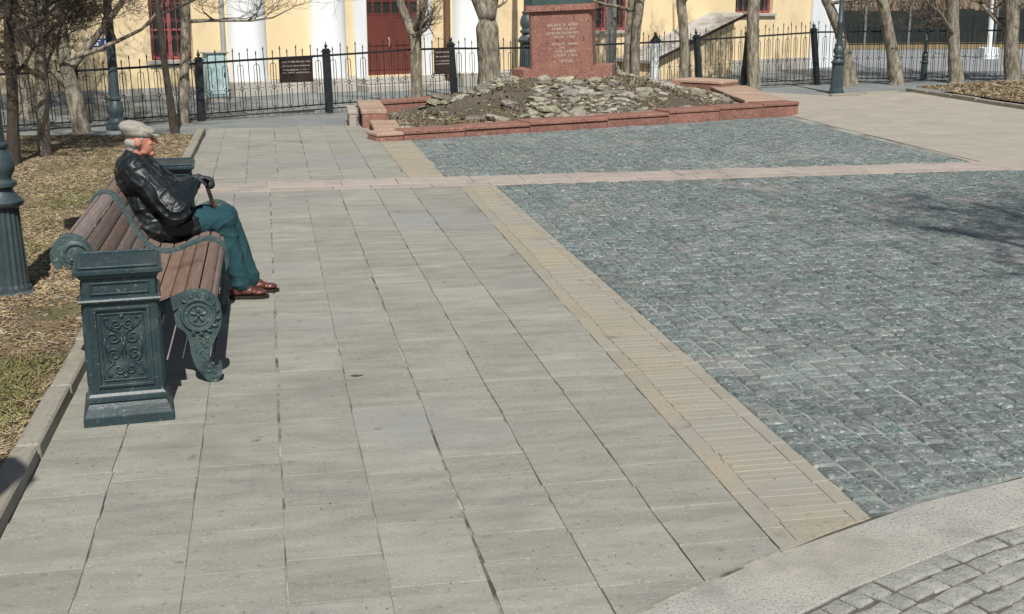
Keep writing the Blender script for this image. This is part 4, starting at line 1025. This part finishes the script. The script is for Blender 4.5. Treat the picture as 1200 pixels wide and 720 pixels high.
# ------------------------------------------------------------------ bench
PROF = [(-1.175, .735), (-1.228, .758), (-1.248, .818), (-1.213, .888), (-1.152, .908), (-1.093, .872), (-1.04, .775), (-.99, .675), (-.94, .58), (-.88, .508), (-.79, .468), (-.69, .476), (-.59, .512), (-.50, .545), (-.43, .540), (-.376, .502), (-.358, .440), (-.376, .385), (-.425, .345)]
BP = crom([(x, 0, z) for x, z in PROF], 8)
cum = [0.0]
for a, b_ in zip(BP, BP[1:]): cum.append(cum[-1] + (b_ - a).length)
def prof_at(s):
    x = float(np.interp(s, cum, [p.x for p in BP])); z = float(np.interp(s, cum, [p.z for p in BP])); e = .004
    tx = float(np.interp(s + e, cum, [p.x for p in BP]) - np.interp(s - e, cum, [p.x for p in BP])); tz = float(np.interp(s + e, cum, [p.z for p in BP]) - np.interp(s - e, cum, [p.z for p in BP]))
    l = math.hypot(tx, tz) or 1; return Vector((x, 0, z)), Vector((tx / l, 0, tz / l)), Vector((-tz / l, 0, tx / l))
bench = thing('park_bench', 'park bench with brown wooden slats and scrolled green cast iron ends', 'bench', (-.8, 7.35, 0))
BOF = Vector((-.8, 7.35, 0))
s0, s1 = cum[16], cum[-18]
wds = [.118, .098, .098, .094, .088, .082, .086, .088, .088, .088, .086, .076, .07]
tot = sum(wds) + .011 * (len(wds) - 1); scl = (s1 - s0) / tot
for (ya, yb) in ((7.418, 9.012), (9.088, 10.652)):
    s = s0
    for wd in wds:
        wd_ = wd * scl; n = 4; top = []; bot = []
        for k in range(n + 1):
            p, t, nn = prof_at(s + wd_ * k / n); e = -.004 if k in (0, n) else 0
            top.append(p + nn * e); bot.append(p - nn * .028)
        ring = top + bot[::-1]; mb = MB(); m_ = len(ring)
        dz = R.uniform(-.0015, .0015)
        vs = [Vector((q.x, y, q.z + dz)) - BOF for y in (ya + R.uniform(0, .006), yb - R.uniform(0, .006)) for q in ring]
        fs = [(i, (i + 1) % m_, m_ + (i + 1) % m_, m_ + i) for i in range(m_)] + [tuple(range(m_ - 1, -1, -1)), tuple(range(m_, 2 * m_))]
        mb.add(vs, fs); mb.build('slat', MT['wood'], bench)
        s += wd_ + .011 * scl
LEGPX = [(455, 300), (470, 335), (505, 362), (517, 400), (524, 440), (540, 480), (560, 505), (583, 528), (600, 537), (618, 530), (622, 514), (632, 490), (624, 462), (612, 484), (598, 482), (588, 462), (586, 432), (598, 400), (612, 370), (626, 335), (628, 290), (600, 250), (550, 240), (500, 255)]
LEG = []
for (a, b_) in LEGPX:
    p_ = atY(50 + a / 3, 270 + b_ / 3, 7.36); LEG.append((p_.x, max(p_.z, 0.0)))
BLEG = [(-.99, .62), (-.90, .50), (-.90, .36), (-.93, .20), (-.97, .06), (-.98, .0), (-1.06, .0), (-1.05, .03), (-1.01, .16), (-.98, .32), (-.99, .48), (-1.04, .60)]
XZ = Matrix(((1, 0, 0, 0), (0, 0, -1, 0), (0, 1, 0, 0), (0, 0, 0, 1)))       # prism (x, z) outline extruded along Y
rl = random.Random(4)
def frame(y, near, full=True):
    fr = MB(); tk = .034; N = len(BP); prev = None; vs = []; fs = []
    for i in range(6, N - 4):
        p, t, nn = prof_at(cum[i]); o = p + nn * .016; q = p - nn * (.045 if full else .04)
        for (pt, yy) in ((o, y - tk), (o, y + tk), (q, y + tk), (q, y - tk)): vs.append(Vector((pt.x, yy, pt.z)) - BOF)
    K = len(vs) // 4
    for k in range(K - 1):
        for j in range(4): fs.append((4 * k + j, 4 * k + (j + 1) % 4, 4 * k + 4 + (j + 1) % 4, 4 * k + 4 + j))
    fs += [(3, 2, 1, 0), tuple(4 * (K - 1) + j for j in range(4))]
    fr.add(vs, fs)
    # raised beads along both edges of the band
    for e in (-1, 1):
        fr.tube([Vector((v[0], v[1], v[2])) for v in [Vector((prof_at(c)[0] + prof_at(c)[2] * .018).to_tuple()) + Vector((0, y + e * (tk - .006), 0)) - BOF for c in cum[6:N - 4]]], .008, 5)
    f = fr.build('end_frame', MT['bench_iron'], bench, 35)
    T = Matrix.Translation((-BOF.x, y - BOF.y, 0))
    lg = MB(); lg.prism([v.to_2d() for v in [Vector((p.x, p.y)) for p in [Vector((q.x, q.z)) for q in crom([(a, 0, b_) for a, b_ in LEG], 3)]]], -.032, .032, T @ XZ)
    # leaf lobes down the leg
    for k in range(46):
        tt = rl.random(); i = tt * 5.0; z = .36 - .33 * tt
        xs_ = [(-.575, -.36), (-.53, -.38), (-.505, -.415), (-.475, -.41), (-.44, -.375), (-.42, -.345)]; j = min(int(i), 4); lo_ = xs_[j][0] + (xs_[j + 1][0] - xs_[j][0]) * (i - j); hi_ = xs_[j][1] + (xs_[j + 1][1] - xs_[j][1]) * (i - j)
        x = lo_ + (hi_ - lo_) * rl.uniform(.12, .88)
        lg.sphere(Vector((x, y - .028, z)) - BOF, (rl.uniform(.012, .022), rl.uniform(.008, .014), rl.uniform(.006, .010)), 7, 5, Matrix.Rotation(rl.uniform(-1.4, 1.4), 4, 'Y'))
    lg.build('leg', MT['bench_iron'], bench, 40)
    bl = MB(); bl.prism([Vector((q.x, q.z)) for q in crom([(a, 0, b_) for a, b_ in BLEG], 3)], -.03, .03, T @ XZ); bl.build('leg', MT['bench_iron'], bench, 40)
    if near:
        YR = Matrix.Rotation(math.pi / 2, 4, 'X')
        def disc(cx, cz, prof, n, yy, M2=None, nm='rosette'):
            mb = MB(); mb.lathe(prof, n, Matrix.Translation(Vector((cx, yy, cz)) - BOF) @ YR); return mb
        yy = y - .031
        ro = disc(-.463, .425, [(.105, -.03), (.105, .012), (.098, .020), (.088, .020), (.084, .010), (.070, .008), (.066, .016), (.058, .016), (.054, .006), (.0, .006)], 28, yy)
        for k in range(5):
            a = k * 2 * math.pi / 5 + .3; c = Vector((-.463 + .030 * math.cos(a), yy - .010, .425 + .030 * math.sin(a))) - BOF
            ro.sphere(c, (.021, .009, .011), 8, 6, Matrix.Rotation(-a, 4, 'Y'))
        ro.sphere(Vector((-.463, yy - .016, .425)) - BOF, .011, 8, 6)
        for k in range(11):
            a = -1.9 + k * .42; c = Vector((-.463 + .113 * math.cos(a), yy + .004, .425 + .113 * math.sin(a))) - BOF
            ro.sphere(c, (.026, .026, .012), 8, 6, Matrix.Rotation(-a - .5, 4, 'Y'))
        ro.build('rosette', MT['bench_iron'], bench, 40)
        sc = disc(-1.135, .812, [(.088, -.02), (.088, .008), (.078, .014), (.0, .014)], 26, yy)
        sc.tube([Vector((-1.135 + (.082 - .010 * th) * math.cos(th + .3), yy - .016, .812 + (.082 - .010 * th) * math.sin(th + .3))) - BOF for th in np.linspace(0, 6.4, 34)], .009, 6)
        sc.sphere(Vector((-1.15, yy - .018, .79)) - BOF, .016, 8, 6)
        sc.build('scroll', MT['bench_iron'], bench, 40)
frame(7.382, True); frame(9.05, False); frame(10.688, False)
mb = MB(); mb.tube([Vector((-.85, 7.42, .38)) - BOF, Vector((-.85, 10.65, .38)) - BOF], .014, 8); mb.build('stretcher', MT['bench_iron'], bench)

# ------------------------------------------------------------------ litter bins
def make_bin(label, loc, rz):
    t = thing('litter_bin', label, 'litter bin', loc, rz, 'cast iron litter bins at the bench ends')
    def loft(name, prof, b=None, parent=t):
        mb = MB(); vs = []; fs = []
        for (h, z) in prof: vs += [(-h, -h, z), (h, -h, z), (h, h, z), (-h, h, z)]
        K = len(prof)
        for k in range(K - 1):
            for j in range(4): fs.append((4 * k + j, 4 * k + (j + 1) % 4, 4 * k + 4 + (j + 1) % 4, 4 * k + 4 + j))
        fs += [(3, 2, 1, 0), tuple(4 * (K - 1) + j for j in range(4))]
        mb.add(vs, fs); return mb.build(name, MT['green_iron'], parent)
    loft('base', [(.240, -.005), (.243, .0), (.243, .052), (.236, .058), (.230, .064), (.216, .10), (.203, .128)])
    loft('plinth_moulding', [(.205, .1285), (.216, .134), (.216, .156), (.206, .163), (.196, .178)])
    loft('body', [(.194, .1785), (.192, .70)])
    loft('belt_moulding', [(.198, .7005), (.214, .708), (.219, .718), (.214, .728), (.200, .736)])
    loft('frieze', [(.192, .7365), (.192, .838)])
    loft('cornice', [(.196, .8385), (.206, .846), (.214, .862), (.234, .874), (.236, .892), (.228, .898)])
    # flat lid with a dark strip along its rear edge, coloured as the shade in the gap
    mb = MB(); mb.box(-.205, .205, -.205, .150, .8985, .914, b=.006); lid = mb.build('lid', MT['green_iron'], t)
    mb = MB(); mb.box(-.205, .205, .178, .205, .8985, .922, b=.006); mb.build('rear_lip', MT['green_iron'], lid)
    mb = MB(); mb.box(-.19, .19, .151, .177, .8986, .902); mb.build('shadow_gap', MT['sole'], lid)
    if 'binface' not in MESHC:
        pf_ = MB(); y = -.1935
        for (x0, x1, z0, z1, d) in ((-.15, .15, .215, .232, .016), (-.15, .15, .662, .679, .016), (-.15, -.133, .2325, .6615, .016), (.133, .15, .2325, .6615, .016),
                                    (-.118, .118, .250, .259, .009), (-.118, .118, .635, .644, .009), (-.118, -.109, .2595, .6345, .009), (.109, .118, .2595, .6345, .009)):
            pf_.box(x0, x1, y - d, y + .004, z0, z1, b=.003)
        for x in (-.176, -.168, .168, .176): pf_.box(x - .0028, x + .0028, y - .006, y + .003, .185, .695)
        of = MB()
        def spi(cx, cz, r, s, a0, turns=1.55):
            of.tube([(cx + s * r * (1 - .8 * q) * math.cos(a0 + q * turns * 2 * math.pi), y - .006, cz + r * (1 - .8 * q) * math.sin(a0 + q * turns * 2 * math.pi)) for q in np.linspace(0, 1, 30)], [.0062 - .002 * q for q in np.linspace(0, 1, 30)], 5)
        for s in (1, -1):
            spi(s * .034, .583, .030, s, math.pi, 1.4); spi(s * .052, .507, .043, s, math.pi / 2); spi(s * .052, .405, .043, s, -math.pi / 2); spi(s * .032, .318, .027, s, math.pi, 1.4)
            of.tube([(s * x, y - .006, z) for x, z in ((.052, .55), (.085, .575), (.098, .60), (.088, .62), (.07, .612))], .005, 5)
            of.tube([(s * x, y - .006, z) for x, z in ((.052, .362), (.085, .335), (.1, .305), (.092, .28), (.07, .285))], .005, 5)
            of.tube([(s * .010, y - .006, .507), (s * .006, y - .006, .456), (s * .010, y - .006, .405)], .005, 5)
            of.tube([(s * .095, y - .006, .507), (s * .099, y - .006, .456), (s * .095, y - .006, .405)], .005, 5)
        of.sphere((0, y - .006, .456), (.012, .008, .018), 8, 6); of.sphere((0, y - .006, .625), (.014, .008, .012), 8, 6); of.sphere((0, y - .006, .275), (.014, .008, .012), 8, 6)
        ff = MB()
        for (x0, x1, z0, z1) in ((-.155, .155, .752, .762), (-.155, .155, .812, .822), (-.155, -.145, .7625, .8115), (.145, .155, .7625, .8115)): ff.box(x0, x1, y - .010, y + .004, z0, z1, b=.003)
        MESHC['binface'] = (pf_.mesh('panel_frame', MT['green_iron']), of.mesh('scrollwork', MT['green_iron'], True), ff.mesh('frieze_frame', MT['green_iron']))
    for k in range(4):
        for nm, me in zip(('panel_frame', 'scrollwork', 'frieze_frame'), MESHC['binface']): obj(nm, me, t, None, (0, 0, k * math.pi / 2))
    return t
nb = make_bin('dark green cast iron litter bin with scrollwork at the near end of the bench', (-.845, 6.905, 0), .10); nb.scale = (.975, .975, .962)
fb_ = make_bin('dark green litter bin at the far end of the bench behind the seated person', (-.87, 10.98, 0), .03); fb_.scale = (.97, .97, .95)

# ------------------------------------------------------------------ seated person
def blob(name, prims, voxel, m, parent, it=6, disp=None):
    mb = MB()
    for p in prims:
        if p[0] == 'cap':
            _, a, b_, ra, rb = p; a, b_ = Vector(a), Vector(b_)
            mb.sphere(a, ra, 16, 10); mb.sphere(b_, rb, 16, 10); mb.tube([a, b_], [ra * .995, rb * .995], 16)
        elif p[0] == 'ell':
            mb.sphere(p[1], p[2], 20, 14, p[3] if len(p) > 3 else None)
        elif p[0] == 'tube': mb.tube(p[1], p[2], 16)
    ob = bpy.data.objects.new('tmp', mb.mesh('tmp', m)); COL.objects.link(ob)
    md = ob.modifiers.new('r', 'REMESH'); md.mode = 'VOXEL'; md.voxel_size = voxel
    if it: sm = ob.modifiers.new('s', 'SMOOTH'); sm.iterations = it; sm.factor = .5
    bpy.context.view_layer.update()
    dg = bpy.context.evaluated_depsgraph_get(); me = bpy.data.meshes.new_from_object(ob.evaluated_get(dg)); me.name = name
    bpy.data.objects.remove(ob)
    if disp:
        nn = [v.normal.copy() for v in me.vertices]
        for v, n in zip(me.vertices, nn): v.co += n * disp(v.co)
    if not me.materials: me.materials.append(m)
    me.shade_smooth(); return obj(name, me, parent)
PY = 9.55
per = thing('person', 'person in flat cap, black leather jacket and teal trousers sitting on the bench', 'person', (0, 0, 0))
HC = Vector((-.945, PY, 1.222))
def hd(x, y, z): return (HC.x + x, HC.y + y, HC.z + z)
blob('body', [('ell', hd(0, 0, .012), (.098, .077, .10)), ('ell', hd(.042, 0, -.035), (.062, .060, .085)), ('ell', hd(.078, 0, -.103), (.026, .030, .024)), ('ell', hd(.03, 0, -.085), (.05, .055, .035)),
              ('cap', hd(.098, 0, .012), hd(.121, 0, -.022), .010, .0145), ('ell', hd(.112, -.012, -.026), (.011, .009, .008)), ('ell', hd(.112, .012, -.026), (.011, .009, .008)), ('ell', hd(.086, 0, .028), (.016, .050, .012)),
              ('ell', hd(.096, 0, -.056), (.014, .022, .007)), ('ell', hd(.095, 0, -.070), (.012, .019, .007)), ('ell', hd(.066, -.036, -.022), (.03, .022, .022)), ('ell', hd(.066, .036, -.022), (.03, .022, .022)),
              ('ell', hd(-.008, -.079, -.012), (.023, .011, .034), Matrix.Rotation(-.25, 4, 'Y')), ('ell', hd(-.008, .079, -.012), (.023, .011, .034), Matrix.Rotation(-.25, 4, 'Y')),
              ('cap', hd(-.03, 0, -.07), hd(-.045, 0, -.20), .056, .060),
              ('ell', (-.985, PY, .95), (.08, .13, .13)), ('ell', (-.91, PY, .72), (.10, .14, .17)),
              ('cap', (-.86, PY - .1, .60), (-.36, PY - .1, .615), .06, .05), ('cap', (-.86, PY + .1, .60), (-.34, PY + .1, .615), .06, .05),
              ('cap', (-.36, PY - .1, .615), (-.27, PY - .09, .10), .048, .036), ('cap', (-.34, PY + .1, .615), (-.19, PY + .08, .10), .048, .036)], .006, MT['skin'], per, 3)
for s in (-1, 1):
    mb = MB(); mb.sphere(hd(.091, s * .031, .006), (.010, .012, .009), 10, 8); mb.build('eye', MT['eye'], per, True)
blob('hair', [('ell', hd(-.03, 0, -.02), (.080, .082, .055)), ('ell', hd(-.05, 0, -.06), (.05, .062, .04)), ('ell', hd(.022, -.074, .012), (.012, .008, .026)), ('ell', hd(.022, .074, .012), (.012, .008, .026)), ('ell', hd(.084, -.031, .024), (.012, .017, .006)), ('ell', hd(.084, .031, .024), (.012, .017, .006))], .006, MT['hair'], per, 2,
     lambda c: .003 * mn.noise(c * 60))
tl = Matrix.Rotation(.20, 4, 'Y')
cap_ = blob('flat_cap', [('ell', hd(-.012, 0, .060), (.124, .100, .062), tl), ('ell', hd(-.035, 0, .085), (.112, .104, .058), tl), ('ell', hd(.05, 0, .070), (.075, .088, .034), Matrix.Rotation(.35, 4, 'Y')), ('ell', hd(-.01, 0, .045), (.108, .089, .022), tl)], .007, MT['tweed'], per, 4, lambda c: .004 * mn.noise(c * 22))
blob('visor', [('ell', hd(.105, 0, .040), (.055, .072, .009), Matrix.Rotation(.42, 4, 'Y'))], .004, MT['tweed'], cap_, 2)
EL1, EL2 = (-.70, PY - .285, .735), (-.69, PY + .27, .75)
SH1 = Vector((-.985, PY - .17, 1.03))
def segd(c, a, b_):
    a, b_ = Vector(a), Vector(b_); t = max(0, min(1, (c - a).dot(b_ - a) / (b_ - a).length_squared)); return (c - a.lerp(b_, t)).length, t
def folds(c):
    w_ = Vector((mn.noise(c * 6), mn.noise(c * 6 + Vector((9, 0, 0))), mn.noise(c * 6 + Vector((0, 9, 0))))) * .045
    q = c + w_
    out = 0.0
    rd = math.hypot(q.x + .66, (q.z - 1.10) * .9)
    k = 1 - abs(math.sin(rd * 38 + 2.2 * mn.noise(c * 5) + c.y * 6))
    out += .024 * k ** 1.6 * max(0, min(1, (1.06 - c.z) / .15)) * (.55 + .45 * mn.noise(c * 4 + Vector((3, 3, 3)))) - .008
    k2 = 1 - abs(mn.noise((q.x * 9 + q.z * 5, q.y * 6, q.z * 11 - q.x * 7))) * 2.2
    out += .010 * max(0, k2) ** 2
    out += .004 * mn.noise((c.x * 26, c.y * 18, c.z * 30))
    return out
jk = blob('jacket', [('ell', (-.885, PY, .60), (.200, .235, .145)), ('ell', (-.905, PY, .76), (.195, .225, .19)), ('ell', (-.965, PY, .94), (.165, .235, .17)), ('ell', (-1.015, PY, 1.01), (.125, .205, .115)), ('ell', (-.80, PY - .05, .80), (.16, .20, .15)),
                     ('cap', SH1, EL1, .112, .112), ('cap', EL1, (-.585, PY - .075, .890), .104, .060), ('cap', (-.97, PY + .17, 1.03), EL2, .10, .092), ('cap', EL2, (-.575, PY + .07, .885), .085, .050),
                     ('cap', (-.87, PY - .12, .60), (-.60, PY - .11, .600), .135, .105), ('cap', (-.87, PY + .11, .60), (-.61, PY + .11, .60), .125, .10), ('ell', (-.72, PY, .72), (.10, .18, .12))], .0085, MT['leather'], per, 4, folds)
blob('collar', [('tube', [(-.985, PY, 1.00), (-.965, PY, 1.065), (-.945, PY, 1.118)], [.150, .128, .108])], .008, MT['leather'], jk, 3, lambda c: .010 * mn.noise(c * 18))
for s in (-1, 1):
    wr = Vector((-.575, PY + s * .073, .889)); d = (wr - Vector(EL1 if s < 0 else EL2)).normalized()
    mb = MB(); mb.tube([wr - d * .02, wr + d * .005, wr + d * .022], [.054, .055, .050], 16); mb.build('cuff', MT['leather'], jk, 40)
def tfold(c):
    q = 3 * mn.noise(c * 6)
    near_knee = max(0, 1 - math.hypot(c.x + .40, c.z - .55) / .22); hem = max(0, min(1, (.30 - c.z) / .2))
    rg = lambda t: (1 - abs(math.sin(t))) ** 2
    return .010 * mn.noise((c.x * 11, c.y * 10, c.z * 6)) + .014 * near_knee * rg(c.x * 34 - c.z * 30 + q) + .012 * hem * rg(c.z * 34 + c.x * 14 + q) + .009 * rg(c.x * 26 + c.z * 10 + q * 1.2) - .004
blob('trousers', [('ell', (-.86, PY, .60), (.15, .2, .11)), ('cap', (-.84, PY - .10, .60), (-.365, PY - .10, .612), .112, .094), ('cap', (-.365, PY - .10, .612), (-.265, PY - .095, .13), .083, .068), ('cap', (-.265, PY - .095, .13), (-.262, PY - .094, .11), .07, .068),
                  ('cap', (-.84, PY + .10, .60), (-.345, PY + .10, .612), .105, .086), ('cap', (-.345, PY + .10, .612), (-.19, PY + .08, .13), .083, .068), ('cap', (-.19, PY + .08, .13), (-.188, PY + .08, .11), .07, .068)], .010, MT['trousers'], per, 4, tfold)
for (x, y, a) in ((-.275, PY - .095, -.06), (-.195, PY + .08, .05)):
    e = obj('shoe', None, per, (x, y, 0)); bpy.data.objects.remove(e)
    Mx = Matrix.Translation((x, y, 0)) @ Matrix.Rotation(a, 4, 'Z')
    Mx = Mx @ Matrix.Scale(1.14, 4)
    q = lambda X, Y_, Z: tuple(Mx @ Vector((X, Y_, Z)))
    sh = blob('shoe', [('ell', q(-.02, 0, .055), (.058, .040, .042)), ('ell', q(.05, 0, .052), (.075, .043, .036)), ('ell', q(.125, 0, .042), (.062, .044, .026)), ('cap', q(-.02, 0, .07), q(-.015, 0, .105), .042, .045), ('ell', q(.04, 0, .075), (.05, .035, .028))], .006, MT['shoe'], per, 3, lambda c: .003 * mn.noise(c * 35))
    mb = MB(); out = [(-.078, -.02), (-.05, -.04), (.03, -.038), (.10, -.048), (.16, -.040), (.19, -.012), (.19, .012), (.16, .040), (.10, .048), (.03, .038), (-.05, .04), (-.078, .02)]
    mb.prism(out, .003, .022, Mx); mb.build('sole', MT['sole'], sh)
def glove(px_, py_, pz, s, roll):
    M = Matrix.Translation((px_, py_, pz)) @ Matrix.Scale(1.18, 4) @ Matrix.Rotation(roll, 4, 'X') @ Matrix.Rotation(.25, 4, 'Y')
    T = lambda x, y, z: tuple(M @ Vector((x, y * s, z)))
    pr = [('cap', T(-.045, 0, -.012), T(-.02, 0, .002), .032, .030), ('ell', T(0, -.018, .004), (.036, .026, .020)), ('ell', T(0, .014, .004), (.036, .026, .020))]
    for i, (yy, l) in enumerate(((-.036, .9), (-.013, 1.0), (.010, .97), (.031, .8))):
        k1 = T(.026, yy, .010); k2 = T(.026 + .034 * l, yy * 1.05, .004); k3 = T(.026 + .046 * l, yy * 1.05, -.022 * l - .004); k4 = T(.026 + .036 * l, yy, -.044 * l)
        pr += [('cap', k1, k2, .0118, .0108), ('cap', k2, k3, .0108, .0098), ('cap', k3, k4, .0098, .0085)]
    pr += [('cap', T(-.018, -.036, -.008), T(.012, -.052, -.020), .013, .0115), ('cap', T(.012, -.052, -.020), T(.036, -.046, -.034), .0115, .0095)]
    return blob('glove', pr, .0042, MT['glove'], per, 2)
glove(-.512, PY - .030, .925, 1, -.15)
glove(-.505, PY + .050, .905, -1, .15)
cane = thing('walking_cane', 'thin dark walking cane held under both gloved hands', 'cane', (-.25, PY, 0))
ct, cb_ = Vector((-.490, PY + .005, .905)), Vector((-.255, PY + .005, .012)); off = Vector((-.25, PY, 0))
mb = MB(); mb.tube([cb_ + (ct - cb_) * .02 - off, ct - off], [.012, .0155], 10); mb.build('shaft', MT['cane'], cane, 40)
mb = MB(); mb.tube([ct + Vector((-.05, 0, -.006)) - off, ct + Vector((-.02, 0, .004)) - off, ct + Vector((.02, 0, .004)) - off, ct + Vector((.058, 0, -.012)) - off], [.012, .015, .014, .010], 10); mb.build('handle', MT['cane'], cane, 40)
mb = MB(); mb.tube([Vector((-.255, PY + .005, .0)) - off, cb_ + (ct - cb_) * .03 - off], [.014, .012], 10); mb.build('ferrule', MT['sole'], cane, 40)
